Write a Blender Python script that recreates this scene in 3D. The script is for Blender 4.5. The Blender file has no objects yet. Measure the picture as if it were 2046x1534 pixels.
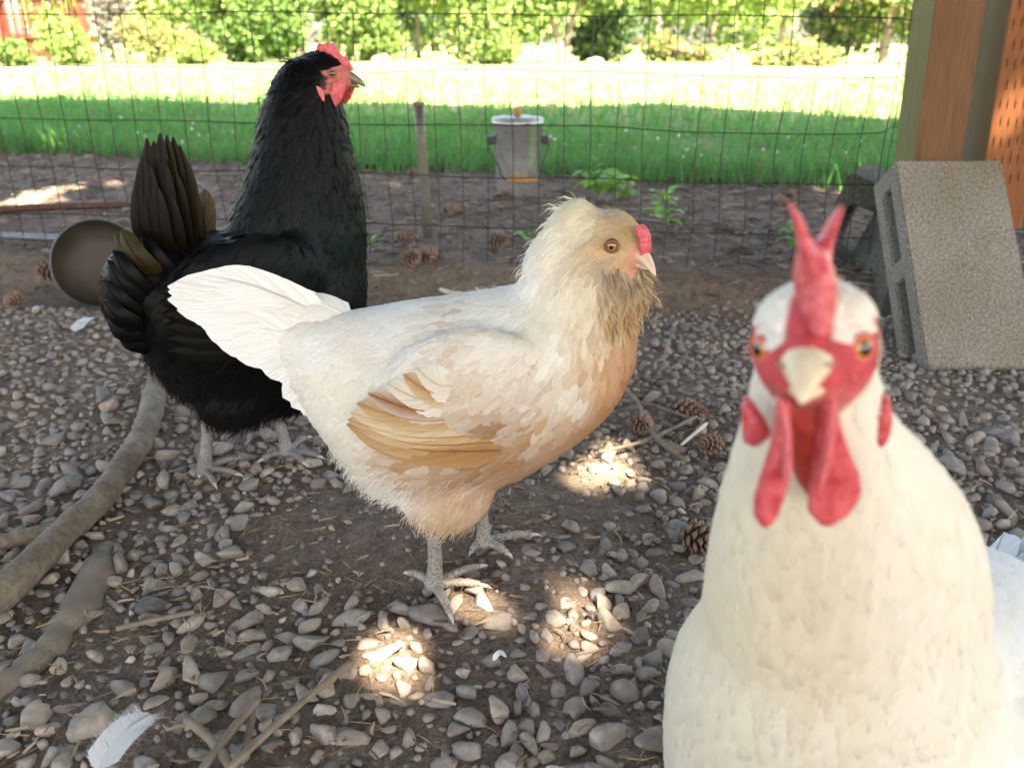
import bpy, bmesh, math, random
import numpy as np
from mathutils import Vector, Matrix, Quaternion
from mathutils.bvhtree import BVHTree

random.seed(7)
rng = np.random.default_rng(7)
R = math.radians
scn = bpy.context.scene
COL = scn.collection

# ---------------------------------------------------------------- camera
FPX, CX, CY = 1700.0, 1023.0, 767.0
PITCH = math.atan(682 / 1700)
CAMZ = 0.5
cam_d = bpy.data.cameras.new('camera')
cam = bpy.data.objects.new('camera', cam_d)
COL.objects.link(cam)
cam.location = (0, 0, CAMZ)
cam.rotation_euler = (R(90) - PITCH, 0, 0)
cam_d.sensor_width = 36
cam_d.lens = 36 * FPX / 2046
cam_d.clip_start = 0.01
cam_d.clip_end = 500
cam_d.dof.use_dof = True
cam_d.dof.focus_distance = 0.80
cam_d.dof.aperture_fstop = 7.5
scn.camera = cam

# ---------------------------------------------------------------- light
SUN_EL, SUN_AZ = R(56), R(152)      # azimuth clockwise from +Y
SUN_DIR = Vector((math.cos(SUN_EL) * math.sin(SUN_AZ), math.cos(SUN_EL) * math.cos(SUN_AZ), math.sin(SUN_EL)))
world = bpy.data.worlds.new('World')
scn.world = world
world.use_nodes = True
wn = world.node_tree
bg = wn.nodes['Background']
sky = wn.nodes.new('ShaderNodeTexSky')
sky.sky_type = 'NISHITA'
sky.sun_disc = False
sky.sun_elevation = SUN_EL
sky.sun_rotation = SUN_AZ
sky.air_density = 1.0
sky.dust_density = 3.0
sky.ozone_density = 0.6
wn.links.new(sky.outputs[0], bg.inputs[0])
bg.inputs[1].default_value = 0.07
sun_d = bpy.data.lights.new('sun', 'SUN')
sun_d.energy = 5.0
sun_d.angle = R(0.53)
sun_d.color = (1.0, 0.93, 0.82)
sun = bpy.data.objects.new('sun', sun_d)
COL.objects.link(sun)
sun.rotation_euler = (-SUN_DIR).to_track_quat('-Z', 'Y').to_euler()
sun.location = SUN_DIR * 30
vs = scn.view_settings
vs.view_transform = 'Standard'
vs.look = 'None'
vs.exposure = 4.0
vs.use_white_balance = True
vs.white_balance_temperature = 8200
vs.white_balance_tint = 12
vs.gamma = 1.0
scn.cycles.max_bounces = 8
scn.cycles.transparent_max_bounces = 16
scn.cycles.use_denoising = True
try:
    scn.cycles.denoising_prefilter = 'ACCURATE'
except Exception:
    pass

# ---------------------------------------------------------------- pixel helpers (photo pixels -> directions)
CP, SP = math.cos(PITCH), math.sin(PITCH)
CAMP = Vector((0, 0, CAMZ))
def ray(px, py):
    xc = (px - CX) / FPX
    yc = -(py - CY) / FPX
    return Vector((xc, CP + yc * SP, -SP + yc * CP))
def gpt(px, py, z=0.0):
    d = ray(px, py)
    return CAMP + d * ((z - CAMZ) / d.z)
def ypt(px, py, Y):
    d = ray(px, py)
    return CAMP + d * (Y / d.y)
def ppt(px, py, p0, nrm):
    d = ray(px, py)
    return CAMP + d * ((p0 - CAMP).dot(nrm) / d.dot(nrm))
def project(P):
    r = Vector(P) - CAMP
    dep = r.y * CP - r.z * SP
    up = r.y * SP + r.z * CP
    return CX + FPX * r.x / dep, CY - FPX * up / dep

# ---------------------------------------------------------------- noise
def _hash(ix, iy, seed):
    h = (ix.astype(np.int64) * 374761393 + iy.astype(np.int64) * 668265263 + seed * 1442695041) & 0xffffffff
    h = ((h ^ (h >> 13)) * 1274126177) & 0xffffffff
    h = h ^ (h >> 16)
    return (h & 0xffff) / 65535.0
def vnoise(x, y, seed=0):
    x = np.asarray(x, float); y = np.asarray(y, float)
    ix = np.floor(x); iy = np.floor(y)
    fx = x - ix; fy = y - iy
    fx = fx * fx * (3 - 2 * fx); fy = fy * fy * (3 - 2 * fy)
    a = _hash(ix, iy, seed); b = _hash(ix + 1, iy, seed)
    c = _hash(ix, iy + 1, seed); d = _hash(ix + 1, iy + 1, seed)
    return (a * (1 - fx) + b * fx) * (1 - fy) + (c * (1 - fx) + d * fx) * fy
def sstep(a, b, x):
    t = np.clip((np.asarray(x, float) - a) / (b - a), 0, 1)
    return t * t * (3 - 2 * t)

# ---------------------------------------------------------------- mesh / object helpers
def mesh_np(name, V, Fs, smooth=True, col=None, uv=None, rnd=None):
    """V (N,3); Fs list of int arrays (M,k)"""
    me = bpy.data.meshes.new(name)
    V = np.asarray(V, np.float32)
    if not isinstance(Fs, list):
        Fs = [Fs]
    Fs = [np.asarray(f, np.int32) for f in Fs if len(f)]
    me.vertices.add(len(V))
    me.vertices.foreach_set('co', V.ravel())
    li = np.concatenate([f.ravel() for f in Fs])
    cnt = np.concatenate([np.full(len(f), f.shape[1], np.int32) for f in Fs])
    st = np.concatenate([[0], np.cumsum(cnt)[:-1]]).astype(np.int32)
    me.loops.add(len(li))
    me.loops.foreach_set('vertex_index', li)
    me.polygons.add(len(cnt))
    me.polygons.foreach_set('loop_start', st)
    me.polygons.foreach_set('use_smooth', np.full(len(cnt), smooth, bool))
    me.update(calc_edges=True)
    if col is not None:
        c = np.ones((len(V), 4), np.float32)
        c[:, :3] = col
        a = me.color_attributes.new('col', 'FLOAT_COLOR', 'POINT')
        a.data.foreach_set('color', c.ravel())
    if rnd is not None:
        a = me.attributes.new('rnd', 'FLOAT', 'POINT')
        a.data.foreach_set('value', np.asarray(rnd, np.float32))
    if uv is not None:
        l = me.uv_layers.new(name='UVMap')
        l.data.foreach_set('uv', np.asarray(uv, np.float32)[li].ravel())
    return me

def obj(name, me, mat=None, parent=None, label=None, cat=None, group=None, kind=None):
    o = bpy.data.objects.new(name, me)
    COL.objects.link(o)
    if mat is not None and me is not None and len(me.materials) == 0:
        me.materials.append(mat)
    if parent is not None:
        o.parent = parent
    if label: o['label'] = label
    if cat: o['category'] = cat
    if group: o['group'] = group
    if kind: o['kind'] = kind
    return o
def thing(name, label, cat, loc=(0, 0, 0), rz=0.0, group=None):
    o = obj(name, None, None, None, label, cat, group)
    o.empty_display_size = 0.05
    o.location = loc
    o.rotation_euler = (0, 0, rz)
    return o

class MB:
    """collects pieces for one mesh"""
    def __init__(s): s.V = []; s.F = {}; s.n = 0; s.C = []; s.U = []
    def add(s, V, F, col=None, uv=None):
        V = np.asarray(V, float).reshape(-1, 3)
        if isinstance(F, np.ndarray): F = [F]
        for f in F:
            f = np.asarray(f, int)
            if len(f) == 0: continue
            s.F.setdefault(f.shape[1], []).append(f + s.n)
        s.V.append(V); s.n += len(V)
        c = np.ones((len(V), 3)) if col is None else np.broadcast_to(np.asarray(col, float), (len(V), 3))
        s.C.append(c)
        s.U.append(np.zeros((len(V), 2)) if uv is None else np.asarray(uv, float))
    def mesh(s, name, smooth=True, col=True, uv=True):
        V = np.concatenate(s.V)
        return mesh_np(name, V, [np.concatenate(f) for f in s.F.values()], smooth,
                       np.concatenate(s.C) if col else None, np.concatenate(s.U) if uv else None)

def loft(rings, n=20, cap=True, expo=1.0):
    """rings: list of (center, u, v) half-axis vectors"""
    th = np.linspace(0, 2 * np.pi, n, endpoint=False)
    c, s_ = np.cos(th), np.sin(th)
    if expo != 1.0:
        c = np.sign(c) * np.abs(c) ** expo; s_ = np.sign(s_) * np.abs(s_) ** expo
    V = []
    for (p, u, v) in rings:
        V.append(np.array(p)[None] + c[:, None] * np.array(u)[None] + s_[:, None] * np.array(v)[None])
    m = len(rings)
    V = np.concatenate(V)
    i = np.arange(n); j = (i + 1) % n
    F = np.concatenate([np.stack([k * n + i, k * n + j, (k + 1) * n + j, (k + 1) * n + i], 1) for k in range(m - 1)])
    Ft = np.zeros((0, 3), int)
    if cap:
        V = np.concatenate([V, [np.array(rings[0][0]), np.array(rings[-1][0])]])
        a, b = m * n, m * n + 1
        Ft = np.concatenate([np.stack([j, i, np.full(n, a)], 1), np.stack([(m - 1) * n + i, (m - 1) * n + j, np.full(n, b)], 1)])
    return V, [F, Ft]
def frames(pts):
    pts = [Vector(p) for p in pts]
    T = []
    for i in range(len(pts)):
        a = pts[max(i - 1, 0)]; b = pts[min(i + 1, len(pts) - 1)]
        t = (b - a)
        T.append(t.normalized() if t.length > 1e-9 else Vector((0, 0, 1)))
    up = Vector((0, 0, 1)) if abs(T[0].z) < 0.9 else Vector((1, 0, 0))
    u = T[0].cross(up).normalized()
    out = []
    for t in T:
        u = (u - t * u.dot(t)).normalized()
        out.append((t, u, t.cross(u)))
    return pts, out
def tube(pts, rad, n=8, cap=True, flat=1.0):
    pts, fr = frames(pts)
    if not hasattr(rad, '__len__'): rad = [rad] * len(pts)
    return loft([(p, f[1] * r, f[2] * r * flat) for p, f, r in zip(pts, fr, rad)], n, cap)
def smooth_path(pts, k=6):
    """Catmull-Rom"""
    P = [Vector(p) for p in pts]
    out = []
    for i in range(len(P) - 1):
        p0 = P[max(i - 1, 0)]; p1 = P[i]; p2 = P[i + 1]; p3 = P[min(i + 2, len(P) - 1)]
        for j in range(k):
            t = j / k
            out.append(0.5 * ((2 * p1) + (p2 - p0) * t + (2 * p0 - 5 * p1 + 4 * p2 - p3) * t * t + (3 * p1 - p0 - 3 * p2 + p3) * t ** 3))
    out.append(P[-1])
    return out
def interp_list(vals, m):
    return list(np.interp(np.linspace(0, len(vals) - 1, m), np.arange(len(vals)), vals))
def box_vf(x0, x1, y0, y1, z0, z1):
    V = np.array([[x, y, z] for z in (z0, z1) for y in (y0, y1) for x in (x0, x1)], float)
    F = np.array([[0, 2, 3, 1], [4, 5, 7, 6], [0, 1, 5, 4], [2, 6, 7, 3], [0, 4, 6, 2], [1, 3, 7, 5]])
    return V, F
def bevel_mesh(me, w, seg=2):
    bm = bmesh.new(); bm.from_mesh(me)
    bmesh.ops.bevel(bm, geom=list(bm.edges), offset=w, segments=seg, affect='EDGES', profile=0.6)
    bm.to_mesh(me); bm.free()
def lathe(prof, n=48):
    th = np.linspace(0, 2 * np.pi, n, endpoint=False)
    V = np.concatenate([np.stack([r * np.cos(th), r * np.sin(th), np.full(n, z)], 1) for r, z in prof])
    i = np.arange(n); j = (i + 1) % n
    F = np.concatenate([np.stack([k * n + i, k * n + j, (k + 1) * n + j, (k + 1) * n + i], 1) for k in range(len(prof) - 1)])
    return V, [F]
def remesh(pieces, voxel, smooth_it=8, fac=0.5):
    mb = MB()
    for V, F in pieces: mb.add(V, F)
    me = mb.mesh('tmp', col=False, uv=False)
    o = bpy.data.objects.new('tmp', me); COL.objects.link(o)
    m = o.modifiers.new('r', 'REMESH'); m.mode = 'VOXEL'; m.voxel_size = voxel
    s = o.modifiers.new('s', 'SMOOTH'); s.factor = fac; s.iterations = smooth_it
    dg = bpy.context.evaluated_depsgraph_get()
    ev = bpy.data.meshes.new_from_object(o.evaluated_get(dg))
    bpy.data.objects.remove(o); bpy.data.meshes.remove(me)
    ev.polygons.foreach_set('use_smooth', np.ones(len(ev.polygons), bool))
    return ev
def verts_np(me):
    a = np.empty(len(me.vertices) * 3, np.float32); me.vertices.foreach_get('co', a); return a.reshape(-1, 3).astype(float)
def norms_np(me):
    a = np.empty(len(me.vertices) * 3, np.float32); me.vertices.foreach_get('normal', a); return a.reshape(-1, 3).astype(float)
def set_col(me, col):
    c = np.ones((len(me.vertices), 4), np.float32); c[:, :3] = col
    a = me.color_attributes.new('col', 'FLOAT_COLOR', 'POINT'); a.data.foreach_set('color', c.ravel())

# ---------------------------------------------------------------- materials
class NT:
    def __init__(s, name):
        s.m = bpy.data.materials.new(name); s.m.use_nodes = True
        s.t = s.m.node_tree; s.b = s.t.nodes['Principled BSDF']; s.out = s.t.nodes['Material Output']
    def n(s, typ, **kw):
        nd = s.t.nodes.new('ShaderNode' + typ)
        for k, v in kw.items(): setattr(nd, k, v)
        return nd
    def l(s, a, b): s.t.links.new(a, b)
    def set(s, **kw):
        for k, v in kw.items():
            s.b.inputs[k.replace('_', ' ')].default_value = v
    def coords(s, kind='Object', scale=(1, 1, 1)):
        tc = s.n('TexCoord'); mp = s.n('Mapping'); mp.inputs['Scale'].default_value = scale
        s.l(tc.outputs[kind], mp.inputs[0]); return mp.outputs[0]
    def geo(s, scale=(1, 1, 1)):
        g = s.n('NewGeometry'); mp = s.n('Mapping'); mp.inputs['Scale'].default_value = scale
        s.l(g.outputs['Position'], mp.inputs[0]); return mp.outputs[0]
    def noise(s, vec, scale=5, detail=4, rough=0.6, dist=0.0):
        nd = s.n('TexNoise'); nd.inputs['Scale'].default_value = scale; nd.inputs['Detail'].default_value = detail
        nd.inputs['Roughness'].default_value = rough; nd.inputs['Distortion'].default_value = dist
        if vec is not None: s.l(vec, nd.inputs['Vector'])
        return nd.outputs['Fac']
    def vor(s, vec, scale=5, feature='F1', out='Distance'):
        nd = s.n('TexVoronoi'); nd.feature = feature; nd.inputs['Scale'].default_value = scale
        if vec is not None: s.l(vec, nd.inputs['Vector'])
        return nd.outputs[out]
    def ramp(s, fac, stops, interp='LINEAR'):
        nd = s.n('ValToRGB'); cr = nd.color_ramp; cr.interpolation = interp
        while len(cr.elements) < len(stops): cr.elements.new(0.5)
        for e, (p, c) in zip(cr.elements, stops):
            e.position = p; e.color = (*c, 1) if len(c) == 3 else c
        s.l(fac, nd.inputs[0]); return nd.outputs[0]
    def mix(s, a, b, fac, mode='MIX'):
        nd = s.n('Mix', data_type='RGBA', blend_type=mode)
        for idx, x in ((6, a), (7, b)):
            if isinstance(x, tuple): nd.inputs[idx].default_value = (*x, 1)
            else: s.l(x, nd.inputs[idx])
        if isinstance(fac, (int, float)): nd.inputs[0].default_value = fac
        else: s.l(fac, nd.inputs[0])
        return nd.outputs[2]
    def math(s, op, a, b=None, c=None, clamp=False):
        nd = s.n('Math', operation=op); nd.use_clamp = clamp
        for i, x in enumerate((a, b, c)):
            if x is None: continue
            if isinstance(x, (int, float)): nd.inputs[i].default_value = x
            else: s.l(x, nd.inputs[i])
        return nd.outputs[0]
    def attr(s, name, out='Color'):
        nd = s.n('Attribute'); nd.attribute_name = name; return nd.outputs[out]
    def bump(s, h, strength=0.3, dist=0.002):
        nd = s.n('Bump'); nd.inputs['Strength'].default_value = strength; nd.inputs['Distance'].default_value = dist
        s.l(h, nd.inputs['Height']); s.l(nd.outputs[0], s.b.inputs['Normal']); return nd
    def base(s, c):
        if isinstance(c, tuple): s.b.inputs['Base Color'].default_value = (*c, 1)
        else: s.l(c, s.b.inputs['Base Color'])
        return s

def m_noise(name, c1, c2, scale=20, rough=0.8, bump=0.3, bdist=0.002, metal=0.0, detail=5, stretch=(1, 1, 1), spec=0.4, c3=None):
    t = NT(name); v = t.coords('Object', stretch)
    f = t.noise(v, scale, detail)
    st = [(0.3, c1), (0.7, c2)] if c3 is None else [(0.25, c1), (0.5, c2), (0.75, c3)]
    t.base(t.ramp(f, st)); t.set(Roughness=rough, Metallic=metal)
    t.b.inputs['Specular IOR Level'].default_value = spec
    if bump: t.bump(t.noise(v, scale * 3, 4), bump, bdist)
    return t.m

def m_ground():
    t = NT('dirt'); v = t.geo()
    f1 = t.noise(v, 2.2, 5); f2 = t.noise(v, 45, 6, 0.7); f3 = t.noise(v, 260, 4, 0.7)
    c = t.ramp(f1, [(0.3, (0.165, 0.13, 0.106)), (0.7, (0.24, 0.195, 0.162))])
    c2 = t.ramp(f2, [(0.35, (0.085, 0.066, 0.053)), (0.5, (0.19, 0.153, 0.126)), (0.68, (0.30, 0.25, 0.21))])
    c = t.mix(c, c2, 0.55)
    c = t.mix(c, t.ramp(f3, [(0.4, (0.55, 0.5, 0.47)), (0.62, (1.2, 1.15, 1.1))]), 0.75, 'MULTIPLY')
    t.base(c); t.set(Roughness=0.95)
    t.b.inputs['Specular IOR Level'].default_value = 0.15
    t.bump(t.math('ADD', f3, t.math('MULTIPLY', f2, 2.0)), 0.9, 0.004)
    return t.m
STONE_RAMP = [(0.0, (0.154, 0.147, 0.142)), (0.2, (0.280, 0.253, 0.234)), (0.4, (0.233, 0.227, 0.227)), (0.58, (0.323, 0.281, 0.249)),
              (0.75, (0.292, 0.278, 0.269)), (0.88, (0.374, 0.328, 0.281)), (0.95, (0.334, 0.270, 0.244)), (1.0, (0.519, 0.490, 0.449))]
def m_stone(name, per_object):
    t = NT(name)
    if per_object:
        oi = t.n('ObjectInfo'); r = oi.outputs['Random']
    else:
        r = t.attr('rnd', 'Fac')
    v = t.geo()
    c = t.ramp(r, STONE_RAMP)
    f = t.noise(v, 120, 5, 0.65); g = t.noise(v, 420, 3, 0.7)
    c = t.mix(c, t.ramp(f, [(0.3, (0.62, 0.6, 0.58)), (0.65, (1.15, 1.12, 1.08))]), 0.8, 'MULTIPLY')
    dust = t.ramp(t.noise(v, 38, 4), [(0.5, (0, 0, 0)), (0.72, (1, 1, 1))])
    c = t.mix(c, (0.22, 0.178, 0.142), t.math('MULTIPLY', dust, 0.55))
    t.base(c); t.set(Roughness=0.88)
    t.b.inputs['Specular IOR Level'].default_value = 0.25
    t.bump(t.math('ADD', f, t.math('MULTIPLY', g, 0.5)), 0.5, 0.0018)
    return t.m
def m_attr(name, rough=0.8, trans=0.0, bump_scale=0, spec=0.3, var=0.0, bstr=0.3, bdist=0.001):
    """colour from the mesh's own colour attribute, optional leaf translucency"""
    t = NT(name); c = t.attr('col')
    if var:
        c = t.mix(c, t.ramp(t.noise(t.geo(), bump_scale or 60, 4), [(0.3, (1 - var,) * 3), (0.7, (1 + var,) * 3)]), 1.0, 'MULTIPLY')
    t.base(c); t.set(Roughness=rough)
    t.b.inputs['Specular IOR Level'].default_value = spec
    if bump_scale: t.bump(t.noise(t.geo(), bump_scale * 2, 4), bstr, bdist)
    if trans:
        tr = t.n('BsdfTranslucent'); t.l(c, tr.inputs[0])
        ms = t.n('MixShader'); ms.inputs[0].default_value = trans
        t.l(t.b.outputs[0], ms.inputs[1]); t.l(tr.outputs[0], ms.inputs[2]); t.l(ms.outputs[0], t.out.inputs[0])
    return t.m
def m_feather(name, rough=0.6, trans=0.25, spec=0.25, fringe=0.55, streak=0.25, sheen=0.0):
    """colour attribute + barb streaks across the vane and a frayed see-through rim (UV: u across, v along)"""
    t = NT(name); col = t.attr('col')
    uv = t.n('UVMap'); sep = t.n('SeparateXYZ'); t.l(uv.outputs[0], sep.inputs[0])
    u, v = sep.outputs[0], sep.outputs[1]
    fr = t.math('FRACT', u); fid = t.math('FLOOR', u)            # u = feather id + position across
    a = t.math('ABSOLUTE', t.math('SUBTRACT', t.math('MULTIPLY', fr, 2.0), 1.0))      # 0 at shaft .. 1 at rim
    barb = t.math('SUBTRACT', t.math('MULTIPLY', v, 26.0), t.math('MULTIPLY', a, 9.0))
    cb = t.n('CombineXYZ'); t.l(barb, cb.inputs[0]); t.l(t.math('MULTIPLY', fid, 7.31), cb.inputs[1]); t.l(t.math('MULTIPLY', fr, 0.8), cb.inputs[2])
    nz = t.noise(cb.outputs[0], 1.0, 3, 0.65)
    c = t.mix(col, t.ramp(nz, [(0.3, (1 - streak,) * 3), (0.7, (1 + streak * 0.6,) * 3)]), 1.0, 'MULTIPLY')
    t.base(c); t.set(Roughness=rough)
    t.b.inputs['Specular IOR Level'].default_value = spec
    if sheen: t.b.inputs['Sheen Weight'].default_value = sheen
    t.bump(nz, 0.35, 0.0008)
    # frayed rim
    e = t.math('MAXIMUM', a, t.math('MULTIPLY', t.math('SUBTRACT', v, 0.55), 2.2))
    keep = t.math('GREATER_THAN', t.math('SUBTRACT', t.math('ADD', 0.78, t.math('MULTIPLY', nz, fringe)), e), 0.0)
    tr = t.n('BsdfTranslucent'); t.l(c, tr.inputs[0])
    ms = t.n('MixShader'); ms.inputs[0].default_value = trans
    t.l(t.b.outputs[0], ms.inputs[1]); t.l(tr.outputs[0], ms.inputs[2])
    tp = t.n('BsdfTransparent'); m2 = t.n('MixShader')
    t.l(keep, m2.inputs[0]); t.l(tp.outputs[0], m2.inputs[1]); t.l(ms.outputs[0], m2.inputs[2]); t.l(m2.outputs[0], t.out.inputs[0])
    return t.m
def m_skin(name, c1, c2, scale=300, rough=0.5, sss=0.25, bump=0.5):
    t = NT(name); v = t.geo()
    f = t.noise(v, scale, 4); b = t.vor(v, scale * 2.2)
    t.base(t.ramp(f, [(0.3, c1), (0.7, c2)])); t.set(Roughness=rough)
    t.b.inputs['Subsurface Weight'].default_value = sss
    t.b.inputs['Subsurface Radius'].default_value = (0.004, 0.001, 0.0008)
    t.b.inputs['Subsurface Scale'].default_value = 0.6
    t.b.inputs['Specular IOR Level'].default_value = 0.4
    t.bump(t.math('ADD', b, f), bump, 0.0006)
    return t.m

# ================================================================ SETTING
def fence_y(x): return 1.76 - 0.10 * x
_la, _lb = gpt(60, 300, 0.072), gpt(1620, 368, 0.072)
def lawn_edge(x): return _la.y + (_lb.y - _la.y) / (_lb.x - _la.x) * (np.asarray(x) - _la.x) + 0.14 * (vnoise(np.asarray(x) * 2.3 + 9, 0.0 * np.asarray(x), 3) - 0.5)
def bare(x, y):
    """0 = gravel, 1 = trodden bare soil"""
    b = np.zeros_like(np.asarray(x, float))
    for (px, py, r, s) in ((680, 1060, 0.12, 1.0), (820, 1050, 0.11, 0.95), (760, 1110, .08, .9), (1020, 1010, 0.09, .8), (1130, 980, 0.07, .7), (1200, 1010, 0.07, .75), (1060, 1160, 0.06, 0.75), (960, 1290, 0.05, .5),
                           (960, 1400, 0.035, .45), (1290, 1040, 0.05, .6), (180, 1290, .045, .8), (90, 1230, .05, .7), (1950, 800, .09, .6), (1250, 660, .1, .5), (60, 700, .14, .4), (250, 1060, .05, .6)):
        g = gpt(px, py)
        b = np.maximum(b, s * np.exp(-(((x - g.x) ** 2 + ((y - g.y)) ** 2) / (r * r)) ** 1.5))
    return np.clip(b * 1.5 - 0.10 + 0.30 * (vnoise(np.asarray(x) * 9, np.asarray(y) * 9, 5) - 0.5), 0, 1)
def hgt(x, y):
    x = np.asarray(x, float); y = np.asarray(y, float)
    d = y - fence_y(x)
    near = 1 - sstep(2, 4, np.abs(x)) * 1.0
    z = 0.068 * sstep(-0.15, -0.02, d)
    z = z + 0.010 * (vnoise(x * 5, y * 5, 1) - 0.5) + 0.005 * (vnoise(x * 17, y * 17, 2) - 0.5) + 0.003 * (vnoise(x * 60, y * 60, 4) - 0.5)
    z = z + 0.03 * np.exp(-((x + 1.0) ** 2 + (y - 1.35) ** 2) / 0.12) * (1 - sstep(-.3, -.1, d))
    return z
def hz(x, y): return float(hgt(x, y))

xs = np.concatenate([[-160, -90, -50, -28, -16, -10, -7, -5], np.arange(-3.6, -1.3, 0.06), np.arange(-1.3, 1.3, 0.012), np.arange(1.3, 3.6, 0.06), [5, 7, 10, 16, 28, 50, 90, 160]])
ys = np.concatenate([[-30, -18, -10, -6, -3.5, -2, -1.2, -0.6, -0.3], np.arange(-0.1, 0.2, 0.03), np.arange(0.2, 1.95, 0.012), np.arange(1.95, 4.2, 0.05), [4.8, 5.5, 6.5, 8, 10, 13, 17, 22, 30, 45, 70, 110, 200]])
gx, gy = np.meshgrid(xs, ys)
def grid_faces(nx, ny):
    i, j = np.meshgrid(np.arange(nx - 1), np.arange(ny - 1))
    a = (j * nx + i).ravel()
    return np.stack([a, a + 1, a + 1 + nx, a + nx], 1)
V = np.stack([gx.ravel(), gy.ravel(), hgt(gx, gy).ravel()], 1)
ground = obj('ground', mesh_np('ground', V, grid_faces(len(xs), len(ys))), m_ground(), kind='structure')

# ---- lawn sheet
t = NT('lawn'); v = t.geo()
c = t.ramp(t.noise(v, 3.0, 6, 0.7), [(0.3, (0.13, 0.19, 0.06)), (0.5, (0.18, 0.24, 0.09)), (0.72, (0.25, 0.29, 0.13))])
c = t.mix(c, t.ramp(t.noise(v, 60, 4), [(0.35, (0.55, 0.55, 0.5)), (0.65, (1.2, 1.2, 1.1))]), 1.0, 'MULTIPLY')
t.base(c); t.set(Roughness=0.9); t.bump(t.noise(v, 80, 4), 1.0, 0.02)
M_LAWN = t.m
lx = np.concatenate([[-150, -80, -40, -20, -12, -8], np.arange(-6, 6.01, 0.15), [8, 12, 20, 40, 80, 150]])
tt = np.concatenate([np.arange(0, 4, 0.25), [4.5, 5.5, 7, 9, 12, 16, 22, 30, 50, 90, 160]])
LX, TT = np.meshgrid(lx, tt)
LY = np.where(True, lawn_edge(np.clip(LX, -8, 8)) + TT, 0)
LZ = 0.068 + 0.012 + 0.02 * (vnoise(LX * 1.3, LY * 1.3, 8) - 0.3) * sstep(0, 1, TT)
lawn = obj('lawn', mesh_np('lawn', np.stack([LX.ravel(), LY.ravel(), LZ.ravel()], 1), grid_faces(len(lx), len(tt))), M_LAWN, kind='structure')

# ---- grass blades (one mass)
def blades(n, xlo, xhi, f_y, hmin, hmax, wid, seed):
    r = np.random.default_rng(seed)
    x = r.uniform(xlo, xhi, n); y = f_y(x, r)
    z = np.full(n, 0.072)
    h = r.uniform(hmin, hmax, n) * (0.55 + 0.9 * vnoise(x * 2.5, y * 2.5, 11)); a = r.uniform(0, 2 * np.pi, n)
    w = wid * r.uniform(0.6, 1.3, n); lean = r.uniform(0.1, 0.7, n) * h; b = r.uniform(0, 2 * np.pi, n)
    dx, dy = np.cos(a) * w, np.sin(a) * w; ex, ey = np.cos(b) * lean, np.sin(b) * lean
    V = np.stack([np.stack([x - dx, y - dy, z], 1), np.stack([x + dx, y + dy, z], 1),
                  np.stack([x + dx * .7 + ex * .35, y + dy * .7 + ey * .35, z + h * .6], 1), np.stack([x - dx * .7 + ex * .35, y - dy * .7 + ey * .35, z + h * .6], 1),
                  np.stack([x + ex, y + ey, z + h], 1)], 1)
    i = np.arange(n)[:, None] * 5
    F4 = i + np.array([[0, 1, 2, 3]]); F3 = i + np.array([[3, 2, 4]])
    g = r.uniform(0, 1, n)[:, None]
    c = np.array([0.055, 0.215, 0.05]) * (1 - g) + np.array([0.12, 0.35, 0.09]) * g
    dry = (r.uniform(0, 1, n) < 0.05)[:, None]
    c = np.where(dry, np.array([0.25, 0.22, 0.1]), c)
    return V.reshape(-1, 3), [F4, F3], np.repeat(c, 5, 0)
mb = MB()
V, F, c = blades(34000, -3.6, 3.2, lambda x, r: lawn_edge(x) - 0.06 + np.abs(r.normal(0, 1.15, len(x))) , 0.035, 0.10, 0.0032, 21); mb.add(V, F, c)
V, F, c = blades(14000, -6.5, 6, lambda x, r: lawn_edge(x) + 1.2 + r.uniform(0, 1, len(x)) ** 1.4 * 7, 0.05, 0.11, 0.006, 22); mb.add(V, F, c)
V, F, c = blades(1600, -3.0, 2.4, lambda x, r: lawn_edge(x) - 0.13 + np.abs(r.normal(0, 0.06, len(x))), 0.04, 0.13, 0.003, 23); mb.add(V, F, c * 0.8)
M_GRASS = m_attr('grass_blade', 0.55, 0.35, spec=0.3)
obj('grass', mb.mesh('grass', uv=False), M_GRASS, label='short green lawn grass growing beyond the soil strip', cat='grass', kind='stuff')
# small white clover heads
mb = MB()
for k in range(70):
    x = random.uniform(-2.6, 2.2); y = float(lawn_edge(x)) + random.uniform(0.05, 1.0)
    z = 0.072 + random.uniform(0.035, 0.07)
    Vb = bmesh.new(); 
    Vb.free()
    V, F = loft([((x, y, z - .005), (.002, 0, 0), (0, .002, 0)), ((x, y, z), (.006, 0, 0), (0, .006, 0)), ((x, y, z + .006), (.004, 0, 0), (0, .004, 0))], 6)
    mb.add(V, F, (0.62, 0.66, 0.68))
obj('clover_flowers', mb.mesh('clover_flowers', uv=False), m_attr('clover', 0.8), label='tiny pale clover flowers dotted through the lawn', cat='flowers', kind='stuff')

# ---- stones ----------------------------------------------------------------
def stone_mesh(sub, seed, soft):
    bm = bmesh.new(); bmesh.ops.create_icosphere(bm, subdivisions=sub, radius=1.0)
    r = np.random.default_rng(seed)
    D = np.array([v.co[:] for v in bm.verts]); D /= np.linalg.norm(D, axis=1)[:, None]
    npl = r.integers(8, 12)
    N = r.normal(size=(npl, 3)); N /= np.linalg.norm(N, axis=1)[:, None]
    H = r.uniform(0.50, 0.92, npl)
    q = np.maximum(D @ N.T, 0.02) / H[None]
    rad = 1.0 / (np.sum(q ** soft, 1) + 0.72 ** soft) ** (1.0 / soft)
    P = D * rad[:, None] * np.array([1.0, r.uniform(0.68, 0.95), r.uniform(0.45, 0.75)])
    P += r.normal(0, 0.012, P.shape)
    F = np.array([[v.index for v in f.verts] for f in bm.faces]); bm.free()
    return P, F
ST_HI = [stone_mesh(3, 100 + k, 44) for k in range(12)]
ST_MD = [stone_mesh(2, 100 + k, 36) for k in range(12)]
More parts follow.
